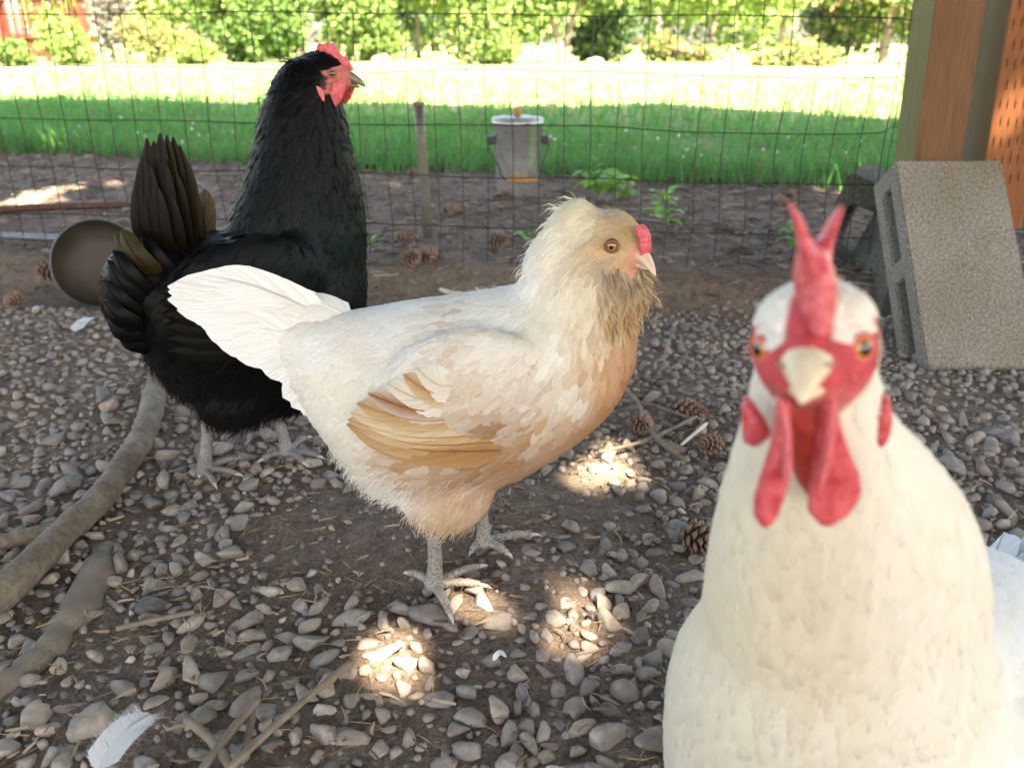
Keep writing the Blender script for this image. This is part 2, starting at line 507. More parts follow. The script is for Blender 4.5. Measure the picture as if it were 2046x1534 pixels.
ST_LO = [stone_mesh(1, 200 + k, 24) for k in range(12)]
def in_view(x, y, m=0.3):
    dep = y * CP + CAMZ * SP
    return (np.abs(x) < 0.66 * dep + m)
class Hash:
    def __init__(s, c): s.c = c; s.d = {}
    def ok(s, x, y, r):
        ix, iy = int(x // s.c), int(y // s.c)
        for a in (-1, 0, 1):
            for b in (-1, 0, 1):
                for (qx, qy, qr) in s.d.get((ix + a, iy + b), ()):
                    if (qx - x) ** 2 + (qy - y) ** 2 < (0.74 * (qr + r)) ** 2: return False
        s.d.setdefault((ix, iy), []).append((x, y, r)); return True
hh = Hash(0.05)
stones = []
def scatter(n, rlo, rhi, ylo, yhi, dens, keepbare):
    x = rng.uniform(-1.5, 1.4, n); y = rng.uniform(ylo, yhi, n); r = rlo * (rhi / rlo) ** rng.uniform(0, 1, n)
    m = in_view(x, y) & (y < fence_y(x) - 0.03) & (rng.uniform(0, 1, n) > bare(x, y) * keepbare) & (rng.uniform(0, 1, n) < dens)
    m &= (y < fence_y(x) - 0.14) | (rng.uniform(0, 1, n) < 0.3)
    for a, b, c in zip(x[m], y[m], r[m]):
        if hh.ok(a, b, c): stones.append((a, b, c))
scatter(1500, 0.013, 0.018, 0.12, 1.2, 0.8, 1.3)
scatter(18000, 0.0085, 0.013, 0.12, 1.62, 0.9, 1.15)
scatter(46000, 0.0055, 0.0085, 0.22, 1.62, 0.9, 1.0)
scatter(27000, 0.0035, 0.0055, 0.22, 1.1, 0.6, 0.75)
# rank by how large they show
big = []
for i, (x, y, r) in enumerate(stones):
    dep = y * CP + CAMZ * SP
    px, py = project((x, y, 0))
    vis = -20 < px < 2066 and py < 1560 and not (px > 1330 and py > 1150) and not (px > 1420 and py > 900)
    big.append((-(r / dep) if vis else 0, i))
big.sort()
top = {i for _, i in big[:300]}
M_ST_O, M_ST_A = m_stone('gravel_stone_single', True), m_stone('gravel_stone', False)
hi_me = [mesh_np('stone', P, F) for P, F in ST_HI]
for me in hi_me: me.materials.append(M_ST_O)
gv, gf, gr, off = [], [], [], 0
for i, (x, y, r) in enumerate(stones):
    k = random.randrange(12)
    a = random.uniform(0, 6.283); tx, ty = random.gauss(0, 0.3), random.gauss(0, 0.3)
    rot = Matrix.Rotation(a, 3, 'Z') @ Matrix.Rotation(tx, 3, 'X') @ Matrix.Rotation(ty, 3, 'Y')
    z = hz(x, y) + r * random.uniform(-0.3, 0.42)
    if i in top:
        o = bpy.data.objects.new('stone', hi_me[k]); COL.objects.link(o); o.parent = ground
        o.matrix_basis = Matrix.Translation((x, y, z)) @ rot.to_4x4() @ Matrix.Diagonal((r, r * random.uniform(.8, 1.05), r * random.uniform(.85, 1.2), 1))
        continue
    P, F = (ST_MD if (r > 0.0075 and y < 0.95) else ST_LO)[k]
    W = (P * r * np.array([1, random.uniform(.8, 1.1), random.uniform(.8, 1.2)])) @ np.array(rot).T + np.array([x, y, z])
    gv.append(W); gf.append(F + off); gr.append(np.full(len(W), random.random())); off += len(W)
me = mesh_np('gravel', np.concatenate(gv), [np.concatenate(gf)], True, rnd=np.concatenate(gr))
obj('gravel', me, M_ST_A, parent=ground, kind='stuff')

# ---- needles, straw and bark litter on the run floor and beyond the fence
def strips(n, fx, lo, hi, wid, cols, seed, lift=0.004, bend=0.3):
    r = np.random.default_rng(seed)
    x, y = fx(r, n); L = r.uniform(lo, hi, n); a = r.uniform(0, 2 * np.pi, n); w = wid * r.uniform(.6, 1.4, n)
    z = hgt(x, y) + r.uniform(0.001, 1, n) * lift + 0.002
    b = a + r.normal(0, bend, n); tz = r.normal(0, 0.12, n)
    p0 = np.stack([x, y, z], 1); p1 = p0 + np.stack([np.cos(a), np.sin(a), tz * .4 + .03], 1) * (L / 2)[:, None]
    p2 = p1 + np.stack([np.cos(b), np.sin(b), -tz * .4 - .03], 1) * (L / 2)[:, None]
    s = np.stack([-np.sin(a), np.cos(a), r.normal(0, .3, n)], 1) * w[:, None]
    up = np.zeros((n, 3)); up[:, 2] = w * 1.2
    V = np.stack([p0 - s, p0 + s, p0 + up, p1 - s, p1 + s, p1 + up, p2 - s * .5, p2 + s * .5, p2 + up * .5], 1).reshape(-1, 3)
    i = np.arange(n)[:, None, None] * 9
    Fq = np.array([[0, 3, 5, 2], [2, 5, 4, 1], [3, 6, 8, 5], [5, 8, 7, 4]])[None] + i
    cc = np.asarray(cols)[r.integers(0, len(cols), n)] * r.uniform(.7, 1.25, n)[:, None]
    return V, [Fq.reshape(-1, 4)], np.repeat(cc, 9, 0)
def run_xy(r, n):
    x = []; y = []
    while len(x) < n:
        a = r.uniform(-1.3, 1.15, n); b = r.uniform(0.22, 1.6, n)
        m = in_view(a, b) & (b < fence_y(a)) & (r.uniform(0, 1, n) < 0.25 + 0.9 * vnoise(a * 6, b * 6, 31) ** 2)
        x += list(a[m]); y += list(b[m])
    return np.array(x[:n]), np.array(y[:n])
def soil_xy(r, n):
    a = r.uniform(-2.7, 2.2, n); b = fence_y(a) - 0.12 + r.uniform(0, 1, n) * (lawn_edge(a) - fence_y(a) + 0.2)
    return a, b
M_LITTER = m_attr('dry_litter', 0.85, 0.0, spec=0.2)
mb = MB()
V, F, c = strips(3000, run_xy, 0.010, 0.036, 0.00048, [(.22, .155, .085), (.17, .105, .055), (.26, .20, .11), (.12, .085, .055), (.28, .195, .085)], 41, 0.010); mb.add(V, F, c)
V, F, c = strips(3600, run_xy, 0.005, 0.02, 0.0011, [(.17, .12, .085), (.25, .19, .14), (.11, .08, .06), (.3, .24, .18)], 42, 0.008); mb.add(V, F, c)
obj('needle_litter', mb.mesh('needle_litter', smooth=False, uv=False), M_LITTER, label='dry pine needles and straw scattered over the gravel', cat='litter', kind='stuff')
mb = MB()
V, F, c = strips(9000, soil_xy, 0.008, 0.05, 0.0028, [(.11, .085, .077), (.15, .122, .11), (.08, .06, .053), (.21, .178, .16), (.13, .095, .08)], 43, 0.006); mb.add(V, F, c)
V, F, c = strips(3500, soil_xy, 0.02, 0.07, 0.0011, [(.24, .18, .13), (.15, .10, .08), (.33, .28, .22)], 44, 0.01); mb.add(V, F, c)
obj('bark_mulch', mb.mesh('bark_mulch', smooth=False, uv=False), M_LITTER, label='weathered bark chips covering the soil strip behind the fence', cat='mulch', kind='stuff')

# ---- soil crumbs: fine relief on the bare soil
mb = []
n = 6000
a = rng.uniform(-1.2, 1.0, n); b = rng.uniform(0.25, 1.62, n); m = in_view(a, b)
a, b = a[m], b[m]
gv, gf, gr, off = [], [], [], 0
tet = np.array([[0, 0, 1], [.94, 0, -.33], [-.47, .82, -.33], [-.47, -.82, -.33]]); tf = np.array([[0, 1, 2], [0, 2, 3], [0, 3, 1], [1, 3, 2]])
for x, y in zip(a, b):
    r = random.uniform(0.0012, 0.0032)
    q = tet @ np.array(Matrix.Rotation(random.uniform(0, 6.28), 3, (random.random(), random.random(), random.random() + .01))).T
    gv.append(q * r + np.array([x, y, hz(x, y) + r * .4])); gf.append(tf + off); off += 4
crumb = mesh_np('soil_crumbs', np.concatenate(gv), [np.concatenate(gf)], True)
obj('soil_crumbs', crumb, ground.data.materials[0], parent=ground, kind='stuff')

# ================================================================ THINGS: fence, posts, blocks
M_WIRE = m_noise('dark_wire', (0.006, 0.009, 0.006), (0.02, 0.024, 0.018), 60, 0.6, 0.2, 0.0003, spec=0.4)
M_HEX = m_noise('galvanised_wire', (0.06, 0.06, 0.055), (0.13, 0.13, 0.12), 80, 0.6, 0.2, 0.0003, metal=0.3)
fence = thing('wire_fence', 'dark welded wire fence with hexagonal netting between hens and lawn', 'fence', (0, 1.76, 0))
FZ0 = 0.0
def wob(a, b, s): return float(vnoise(a * 3.1, b * 3.1, s)) - 0.5
def fpt(x, z):
    return Vector((x + 0.012 * wob(x * .6, z * 2.2, 61), fence_y(x) - 1.76 + 0.03 * wob(x * 0.8, z, 62) + 0.12 * float(sstep(0.70, 0.78, x)), z + 0.010 * wob(x * 1.5 + 3, z * 3, 63)))
XL, XR = -1.75, 1.7
rows = [0.045, 0.145, 0.247, 0.348, 0.45, 0.551, 0.653, 0.755, 0.856, 0.958]
for z in rows:
    pts = [fpt(x, z - 0.014 * (x + 0.4) * 0.6) for x in np.arange(XL, XR + .001, 0.06)]
    V, F = tube(pts, 0.00115, 5)
    obj('horizontal_wire', mesh_np('horizontal_wire', V, F), M_WIRE, fence)
k = 0
for x in np.arange(XL, XR - 0.01, 0.0515):
    pts = [fpt(x + 0.004 * wob(k, z * 4, 64), z) + Vector((0, -0.0018, 0)) for z in np.arange(0.0, 1.0, 0.05)]
    V, F = tube(pts, 0.0010, 5)
    obj('vertical_wire', mesh_np('vertical_wire', V, F), M_WIRE, fence); k += 1
# netting
mb = MB()
a_, dx_, h_ = 0.0185, 0.0105, 0.0165
per = 2 * (a_ + dx_)
def seg(p, q, r):
    V, F = tube([p, q], r, 3, cap=False); mb.add(V, F)
ix = 0
xg = np.arange(XL, XR - per, per)
for j, z in enumerate(np.arange(0.0, 0.95, h_)):
    for x in xg:
        ox = x + (0.5 * per if j % 2 else 0)
        def hp(xx, zz):
            p = fpt(xx, zz); p.y += 0.012 + 0.012 * wob(xx * 4, zz * 4, 66); p.z += 0.007 * wob(xx * 5, zz * 5, 67); p.x += 0.008 * wob(xx * 6, zz * 6, 68); return p
        p0, p1 = hp(ox, z), hp(ox + a_, z)
        seg(p0, p1, 0.0008)
        seg(p1, hp(ox + a_ + dx_, z + h_), 0.00034)
        seg(p0, hp(ox - dx_, z + h_), 0.00034)
obj('hexagonal_netting', mb.mesh('hexagonal_netting', col=False, uv=False), M_HEX, fence, kind='stuff')

# leaning concrete block --------------------------------------------------
def m_concrete(name, c1, c2, green):
    t = NT(name); v = t.coords('Object')
    f = t.noise(v, 14, 5); g = t.noise(v, 230, 4, 0.85); h = t.vor(v, 260)
    c = t.ramp(f, [(0.3, c1), (0.7, c2)])
    c = t.mix(c, green, t.ramp(t.noise(v, 7, 4), [(0.48, (0, 0, 0)), (0.68, (.8, .8, .8))]))
    c = t.mix(c, t.ramp(g, [(0.36, (0.38, 0.38, 0.36)), (0.5, (1, 1, 1)), (0.62, (1.7, 1.62, 1.5))]), 1.0, 'MULTIPLY')
    t.base(c); t.set(Roughness=0.95); t.b.inputs['Specular IOR Level'].default_value = 0.2
    t.bump(t.math('ADD', g, h), 0.9, 0.0022)
    return t.m
M_CON = m_concrete('concrete', (0.19, 0.172, 0.15), (0.255, 0.233, 0.207), (0.15, 0.13, 0.087))
M_CON2 = m_concrete('old_concrete', (0.085, 0.085, 0.073), (0.13, 0.13, 0.112), (0.075, 0.08, 0.05))
def cmu(L, W, T, wall, web, mat, me_name):
    """concrete block standing on its end: L along z, W (face width) along x where the cores open, T thickness along y"""
    bm = bmesh.new()
    # profile in y-z plane with two core holes, extruded along x (cores open at both x ends)
    def rect(y0, y1, z0, z1): return [(y0, z0), (y1, z0), (y1, z1), (y0, z1)]
    zc = [(web, (L - web) / 2), ((L + web) / 2, L - web)]
    ysplit = [0, wall, T - wall, T]
    zsplit = [0, zc[0][0], zc[0][1], zc[1][0], zc[1][1], L]
    hole = {(1, 1), (1, 3)}
    vs_ = {}
    for xi, x in enumerate((0, W)):
        for i, y in enumerate(ysplit):
            for j, z in enumerate(zsplit):
                vs_[(xi, i, j)] = bm.verts.new((x, y, z))
    solid = {(i, j) for i in range(3) for j in range(5)} - hole
    for (i, j) in solid:
        for xi in (0, 1):
            q = [vs_[(xi, i, j)], vs_[(xi, i + 1, j)], vs_[(xi, i + 1, j + 1)], vs_[(xi, i, j + 1)]]
            bm.faces.new(q if xi else q[::-1])
        for (di, dj, e0, e1) in ((-1, 0, (0, 0), (0, 1)), (1, 0, (1, 1), (1, 0)), (0, -1, (1, 0), (0, 0)), (0, 1, (0, 1), (1, 1))):
            if (i + di, j + dj) not in solid:
                a0 = (i + e0[0], j + e0[1]); a1 = (i + e1[0], j + e1[1])
                bm.faces.new([vs_[(0, *a0)], vs_[(0, *a1)], vs_[(1, *a1)], vs_[(1, *a0)]])
    bmesh.ops.recalc_face_normals(bm, faces=bm.faces)
    bmesh.ops.dissolve_limit(bm, angle_limit=0.01, verts=bm.verts, edges=bm.edges)
    bmesh.ops.bevel(bm, geom=[e for e in bm.edges if len(e.link_faces) == 2 and e.calc_face_angle() > 0.5], offset=0.003, segments=2, affect='EDGES')
    me = bpy.data.meshes.new(me_name); bm.to_mesh(me); bm.free(); me.materials.append(mat)
    return me
bl = gpt(1850, 740, 0.0)
LEAN = math.atan2(0.232, 0.30)
blk = obj('concrete_block', cmu(0.385, 0.192, 0.092, 0.031, 0.04, M_CON, 'concrete_block'), None, None,
          'speckled grey concrete block leaning against the wooden posts', 'block')
blk.matrix_basis = Matrix.Translation(bl + Vector((0.002, 0, 0.002))) @ Matrix.Rotation(R(1.5), 4, 'Z') @ Matrix.Rotation(-LEAN, 4, 'X')
YF = bl.y + 0.385 * math.sin(LEAN) + 0.092 * math.cos(LEAN) + 0.012      # post front face
# block behind the netting, its open cores towards the hens
b2 = obj('concrete_block', cmu(0.39, 0.19, 0.19, 0.028, 0.055, M_CON2, 'hollow_block'), None, None,
         'mossy hollow concrete block with dark open cores behind the netting', 'block')
p2 = ypt(1640, 640, YF + 0.14)
tl2 = ypt(1705, 345, YF + .14)
b2.matrix_basis = Matrix.Translation((tl2.x + .085, YF + .30, tl2.z)) @ Matrix.Rotation(R(-30), 4, 'Z') @ Matrix.Rotation(R(17), 4, 'Y') @ Matrix.Translation((0, .0, -.39)) @ Matrix.Rotation(R(-90), 4, 'Z')

# posts
def m_wood(name, c1, c2, dark, zs=(28, 28, 1.6), rough=0.75, moss=None):
    t = NT(name); v = t.coords('Object', zs)
    f = t.noise(v, 2.2, 6, 0.6, 0.4); w = t.noise(v, 9, 4)
    c = t.ramp(f, [(0.28, dark), (0.42, c1), (0.72, c2)])
    c = t.mix(c, t.ramp(w, [(0.35, (0.75, 0.73, 0.7)), (0.6, (1.08, 1.06, 1.04))]), 0.9, 'MULTIPLY')
    if moss:
        g = t.n('NewGeometry'); sp = t.n('SeparateXYZ'); t.l(g.outputs['Normal'], sp.inputs[0])
        side = t.math('LESS_THAN', sp.outputs[0], -0.5)
        mm = t.ramp(t.noise(t.coords('Object', (9, 9, 3)), 3, 4), [(0.25, (.55, .55, .55)), (0.6, (1, 1, 1))])
        c = t.mix(c, moss, t.math('MULTIPLY', side, t.math('MULTIPLY', mm, 0.9)))
    t.base(c); t.set(Roughness=rough); t.b.inputs['Specular IOR Level'].default_value = 0.3
    t.bump(t.math('ADD', f, w), 0.35, 0.002)
    return t.m
M_POST = m_wood('treated_wood', (0.132, 0.064, 0.029), (0.158, 0.08, 0.037), (0.10, 0.047, 0.021), moss=(0.15, 0.155, 0.065))
M_POST2 = m_wood('incised_wood', (0.21, 0.075, 0.026), (0.25, 0.096, 0.034), (0.16, 0.055, 0.019), moss=(0.17, 0.145, 0.085))
def xat(px, py, Y): return ypt(px, py, Y).x
xa0, xa1 = xat(1828, 330, YF), xat(1924, 330, YF)
def post_obj(name, x0, x1, y0, y1, z0, z1, mat, label):
    V, F = box_vf(0, x1 - x0, 0, y1 - y0, 0, z1 - z0)
    me = mesh_np(name, V, F, False); bevel_mesh(me, 0.004, 2)
    root = thing(name, label, 'post', (x0, y0, z0))
    obj('timber', me, mat, root)
    return root
pA = post_obj('wooden_post', xa0, xa1, YF, YF + 0.089, 0.205, 2.3, M_POST, 'brown square post with green algae side, beside the netting')
xb0 = xat(1972, 330, YF + 0.02)
pB = post_obj('wooden_post', xb0, xb0 + 0.092, YF + 0.02, YF + 0.125, 0.16, 2.3, M_POST2, 'orange treated post pricked with rows of small slits')
pA.rotation_euler[1] = R(-2.2); pB.rotation_euler[1] = R(-2.2)
mslit = m_noise('slit_dark', (0.06, 0.022, 0.010), (0.10, 0.036, 0.014), 60, 0.9, 0)
V, F = loft([((0, -0.0006, -0.011), (.0002, 0, 0), (0, .0002, 0)), ((0, -0.0006, 0), (.0009, 0, 0), (0, .0010, 0)), ((0, -0.0006, 0.011), (.0002, 0, 0), (0, .0002, 0))], 6)
slit_me = mesh_np('incision', V, F); slit_me.materials.append(mslit)
for j, z in enumerate(np.arange(0.10, 0.70, 0.034)):
    for i in range(6):
        o = bpy.data.objects.new('incision', slit_me); COL.objects.link(o); o.parent = pB
        o.location = (0.010 + i * 0.0145 + (0.007 if j % 2 else 0) + random.uniform(-.001, .001), -0.0006, z + random.uniform(-.003, .003))
# bolt pier under the posts
pr = thing('pier_footing', 'grey tapered concrete pier carrying the wooden posts', 'footing', ((xa0 + xa1) / 2 + 0.025, YF + 0.055, 0))
V, F = loft([((0, 0, -0.02), (0.115, 0.115, 0), (-0.115, 0.115, 0)), ((0, 0, 0.03), (0.112, 0.112, 0), (-0.112, 0.112, 0)), ((0, 0, 0.18), (0.075, 0.075, 0), (-0.075, 0.075, 0)), ((0, 0, 0.204), (0.073, 0.073, 0), (-0.073, 0.073, 0))], 4)
me = mesh_np('pier', V, F, False)
obj('pier', me, M_CON2, pr)

# ---- metal stake
gs = Vector(gpt(856, 474, 0.068))
st = thing('metal_stake', 'thin galvanised pipe stake standing in the soil behind the fence', 'stake', gs)
top_p = ypt(836, 208, gs.y) - gs
M_PIPE = m_noise('weathered_pipe', (0.10, 0.088, 0.068), (0.19, 0.178, 0.152), 25, 0.5, 0.3, 0.0006, metal=0.4, stretch=(1, 1, .2))
V, F = tube([(0, 0, -0.05), top_p * 0.3, top_p * 0.7, top_p], 0.0112, 16)
obj('pipe', mesh_np('pipe', V, F), M_PIPE, st)
V, F = tube([top_p - Vector((0, 0, .004)), top_p + Vector((0, 0, .004))], [0.0128, 0.0128], 16)
obj('pipe_cap', mesh_np('pipe_cap', V, F), m_noise('rusty_cap', (0.13, 0.09, 0.06), (0.22, 0.16, 0.11), 60, 0.8), st)

# ---- stainless pail
gp = gpt(1034, 391, 0.07)
pail = thing('compost_pail', 'brushed steel pail with lid, wooden knob and drooping handle', 'pail', gp, R(8))
kx = (gp - CAMP).length / math.sqrt(1 + 0) ; dep = gp.y * CP + (CAMZ - .07) * SP
u = dep / FPX
rb, rt, hp_ = 41 * u, 49 * u, 138 * u * 1.03
t = NT('brushed_steel'); v = t.coords('Object', (1, 1, 60)); f = t.noise(v, 8, 3)
t.base(t.ramp(f, [(0.3, (0.75, 0.75, 0.73)), (0.7, (0.86, 0.86, 0.84))])); t.set(Roughness=0.2, Metallic=0.9); t.bump(f, 0.03, 0.0005)
M_STEEL = t.m
t = NT('dark_plastic'); t.base((0.02, 0.02, 0.022)); t.set(Roughness=0.45); M_BLACKP = t.m
prof = [(0.001, 0.004), (rb * .96, 0.004), (rb, 0.0), (rb * 1.005, 0.004), (rb + (rt - rb) * .5, hp_ * .5), (rt, hp_ - .004), (rt * 1.03, hp_ - .002), (rt * 1.03, hp_ + .002), (rt * .98, hp_ + .002), (rt * .97, hp_ - .01), (rb * .97, .01), (0.001, .009)]
V, F = lathe(prof); obj('bucket', mesh_np('bucket', V, F), M_STEEL, pail)
V, F = lathe([(rb * 1.01, 0.0005), (rb * 1.02, 0.0045), (rb * 1.003, .0050)]); obj('base_ring', mesh_np('base_ring', V, F), M_BLACKP, pail)
V, F = lathe([(rt * 1.035, hp_ + .0025), (rt * 1.045, hp_ + .006), (rt * 1.0, hp_ + .011), (rt * .5, hp_ + .016), (0.001, hp_ + .017)])
lid = obj('lid', mesh_np('lid', V, F), m_noise('lid_steel', (.2, .2, .19), (.3, .3, .29), 20, .4, .05, .0005, metal=.9), pail)
V, F = lathe([(.001, hp_ + .015), (.009, hp_ + .016), (.0095, hp_ + .020), (.013, hp_ + .028), (.0125, hp_ + .036), (.001, hp_ + .038)], 20)
M_KNOB = m_wood('knob_wood', (0.42, 0.20, 0.08), (0.52, 0.28, 0.12), (0.3, 0.14, 0.06))
obj('knob', mesh_np('knob', V, F), M_KNOB, lid)
for s in (-1, 1):
    zz = hp_ * .76; rr = rb + (rt - rb) * .76
    V, F = box_vf(-0.008, 0.013, -0.011, 0.011, -0.013, 0.013); me = mesh_np('handle_bracket', V, F, False); bevel_mesh(me, 0.004, 2)
    o = obj('handle_bracket', me, M_BLACKP, pail); o.location = (s * (rr + .006), 0, zz); o.rotation_euler = (0, 0, 0 if s > 0 else math.pi)
    pts = smooth_path([(s * (rr + .016), -.004, zz), (s * (rr + .018), -.02, zz - .02), (s * rr * .95, -rt * .75, zz * .62), (s * rr * .8, -rt * 1.12, zz * .42), (s * rr * .62, -rt * 1.24, zz * .36)], 5)
    V, F = tube(pts, 0.0028, 8); obj('bail', mesh_np('bail', V, F), M_BLACKP, pail)
V, F = tube([(-rr * .66, -rt * 1.24, zz * .365), (0, -rt * 1.29, zz * .355), (rr * .66, -rt * 1.24, zz * .365)], [.0065, .0078, .0065], 12)
obj('grip', mesh_np('grip', V, F), M_KNOB, pail)

# ---- tipped metal pan at the left, half full of gravel
pc = ypt(196, 526, 1.70)
pan = thing('metal_pan', 'round brown metal pan tipped on its side against the bank', 'pan', (pc.x, pc.y, hz(pc.x, pc.y)))
RP = 86 * (pc.y * CP + (CAMZ - pc.z) * SP) / FPX
V, F = lathe([(0.001, .055), (RP * .55, .053), (RP * .80, .045), (RP * .95, .02), (RP * .985, 0.0), (RP * 1.0, -.002), (RP * 1.015, .001), (RP * .97, .022), (RP * .82, .048), (RP * .56, .057), (0.001, .059)], 56)
t = NT('pan_metal'); v = t.coords('Object'); f = t.noise(v, 12, 5)
t.base(t.ramp(f, [(0.3, (0.03, 0.02, 0.014)), (0.55, (0.045, 0.033, 0.024)), (0.75, (0.065, 0.053, 0.043))])); t.set(Roughness=0.6, Metallic=0.1); t.bump(t.noise(v, 60, 4), .2, .001)
o = obj('dish', mesh_np('dish', V, F), t.m, pan)
q = Vector((0.24, -0.93, 0.34)).normalized()
pm = Matrix.Translation(pc - pan.location) @ (-q).to_track_quat('Z', 'Y').to_matrix().to_4x4()
o.matrix_basis = pm
V, F = tube([(RP * 1.008 * math.cos(a), RP * 1.008 * math.sin(a), -.001) for a in np.linspace(0, 2 * math.pi, 60)], .0024, 8, cap=False)
o = obj('rim', mesh_np('rim', V, F), m_noise('rim_metal', (.05, .052, .06), (.09, .09, .1), 30, .3, .1, .0005, metal=.8), pan); o.matrix_basis = pm

# ---- pipes lying behind the fence at the left
def ground_tube(name, pix, rad, z0, mat, label, cat, n=12, sm=6, wobble=0.0, root=None):
    P = []
    for (px, py) in pix:
        g = gpt(px, py, z0)
        P.append(Vector((g.x, g.y, hz(g.x, g.y) + z0 - (0.068 if g.y > fence_y(g.x) else 0.0) if False else z0)))
    base = Vector(P[0])
    P = smooth_path([p - base for p in P], sm)
    rr = interp_list(rad, len(P)) if hasattr(rad, '__len__') else [rad] * len(P)
    if wobble:
        rr = [r * (1 + wobble * random.uniform(-1, 1)) for r in rr]
        P = [p + Vector((random.uniform(-1, 1), random.uniform(-1, 1), random.uniform(-.5, .5))) * r * wobble for p, r in zip(P, rr)]
    V, F = tube(P, rr, n)
    o = obj(name, mesh_np(name, V, F), mat, None, label, cat); o.location = base
    return o
M_HOSE = m_noise('red_hose', (0.06, 0.018, 0.012), (0.10, 0.034, 0.022), 20, 0.5, 0.1, .0005)
M_PIPE2 = m_noise('grey_pipe', (0.15, 0.15, 0.17), (0.24, 0.24, 0.26), 20, 0.4, 0.1, .0005, metal=.5)
ground_tube('garden_hose', [(-60, 424), (60, 416), (160, 412), (260, 410), (400, 412)], .010, .08, M_HOSE, 'reddish brown garden hose lying on the bark chips', 'hose')
ground_tube('metal_pipe', [(-60, 468), (40, 473), (130, 477), (230, 484)], .009, .082, M_PIPE2, 'pale grey pipe lying behind the tipped pan', 'pipe')

# ---- fallen branch with a fork
t = NT('bark'); v = t.coords('Object'); f = t.noise(v, 26, 6, .7); h = t.noise(v, 130, 4); 
c = t.ramp(f, [(.3, (.10, .078, .06)), (.5, (.17, .137, .107)), (.7, (.25, .215, .178))])
c = t.mix(c, t.ramp(h, [(.35, (.7, .68, .66)), (.65, (1.12, 1.1, 1.06))]), 1, 'MULTIPLY'); t.base(c); t.set(Roughness=.9); t.bump(t.math('ADD', f, h), .6, .002)
M_BARK = t.m
br0 = gpt(312, 770, .016)
branch = thing('fallen_branch', 'thick grey fallen branch with a side fork lying across the gravel', 'branch', (br0.x, br0.y, 0))
def gp_list(pix, z): return [gpt(a, b, z) - Vector((br0.x, br0.y, 0)) for a, b in pix]
P = smooth_path(gp_list([(318, 742), (304, 812), (285, 872), (240, 940), (196, 1000), (128, 1062), (72, 1120), (8, 1180), (-70, 1240)], .016), 5)
rr = [r * random.uniform(.93, 1.07) for r in interp_list([.0155, .016, .0165, .0155, .016, .0155, .0165, .017, .017], len(P))]
V, F = tube(P, rr, 16); obj('main_stem', mesh_np('main_stem', V, F), M_BARK, branch)
P = smooth_path(gp_list([(130, 1062), (90, 1064), (40, 1074), (-40, 1094)], .014), 5)
V, F = tube(P, interp_list([.011, .0095, .0085, .008], len(P)), 12); obj('side_fork', mesh_np('side_fork', V, F), M_BARK, branch)
M_DUST = m_noise('dusty_root', (.14, .115, .09), (.22, .19, .153), 40, .95, .5, .002)
o = ground_tube('buried_root', [(212, 1098), (196, 1150), (160, 1230), (100, 1310), (30, 1372), (-60, 1430)], [.012, .018, .019, .018, .017, .017], -.006, M_DUST, 'dusty root half buried in the soil below the branch', 'root', 14, 5, .12)

# ---- sticks and twigs
M_STICK = m_noise('dry_stick', (.14, .108, .078), (.25, .205, .155), 50, .85, .4, .0008, stretch=(1, 1, 1))
M_PALE = m_noise('bare_stick', (.5, .45, .38), (.62, .57, .5), 50, .8, .2, .0006)
for pix, r, z, mat, lab in (
    ([(704, 1322), (640, 1372), (560, 1440), (440, 1550)], .0030, .022, M_STICK, 'long straight tan stick lying across the gravel by the white feather'),
    ([(516, 1396), (470, 1450), (396, 1548)], .0034, .020, M_STICK, 'short broken stick with a pale snapped end'),
    ([(374, 1436), (420, 1476), (470, 1545)], .0036, .018, M_STICK, 'weathered stick crossing under the broken stick'),
    ([(505, 1412), (500, 1450), (488, 1500)], .0030, .014, M_STICK, 'stubby grey stick beside the pale snapped end'),
    ([(232, 1256), (300, 1240), (388, 1222)], .0024, .016, M_STICK, 'thin twig lying beside the dusty root'),
    ([(1240, 772), (1272, 800), (1290, 842), (1316, 880), (1372, 920)], .0030, .016, M_STICK, 'crooked grey twig lying near the buff hen\'s breast'),
    ([(1196, 902), (1290, 880), (1392, 832)], .0026, .014, M_STICK, 'straight twig crossing the crooked twig'),
    ([(1362, 888), (1412, 846)], .0022, .018, M_PALE, 'bare pale stick end near the pine cones'),
    ([(1210, 800), (1270, 802), (1330, 818), (1380, 836)], .0028, .012, M_STICK, 'forked twig lying in front of the long pine cone'),
    ([(0, 688), (60, 688), (140, 694)], .0065, .012, M_STICK, 'thick pale stick lying on the gravel below the tipped pan'),
    ([(860, 574), (930, 590), (1000, 588)], .005, .03, M_PALE, 'bare pale stick lying at the foot of the fence')):
    ground_tube('stick', pix, r, z, mat, lab, 'stick', 8, 4, .12)

# ---- pine cones
def cone_scale():
    V = np.array([[0, 0, 0], [.0035, -.003, .0005], [.0035, .003, .0005], [.009, -.0055, .003], [.009, 0, .0042], [.009, .0055, .003], [.0125, -.0025, .0022], [.0125, .0025, .0022],
                  [.004, 0, -.0015], [.010, 0, .0002]])
    F3 = np.array([[0, 2, 1], [1, 4, 3], [1, 2, 4], [2, 5, 4], [3, 4, 6], [6, 4, 7], [4, 5, 7], [0, 1, 8], [0, 8, 2], [1, 3, 8], [3, 9, 8], [2, 8, 5], [5, 8, 9], [3, 6, 9], [6, 7, 9], [7, 5, 9]])
    return V, F3
SCV, SCF = cone_scale()
M_CONE = m_noise('cone_scale', (.11, .065, .048), (.24, .155, .12), 180, .8, .3, .0006, c3=(.3, .22, .18))
M_CONED = m_noise('cone_core', (.05, .03, .022), (.09, .055, .04), 100, .9, .2)
sc_me = mesh_np('scale', SCV, SCF, True); sc_me.materials.append(M_CONE)
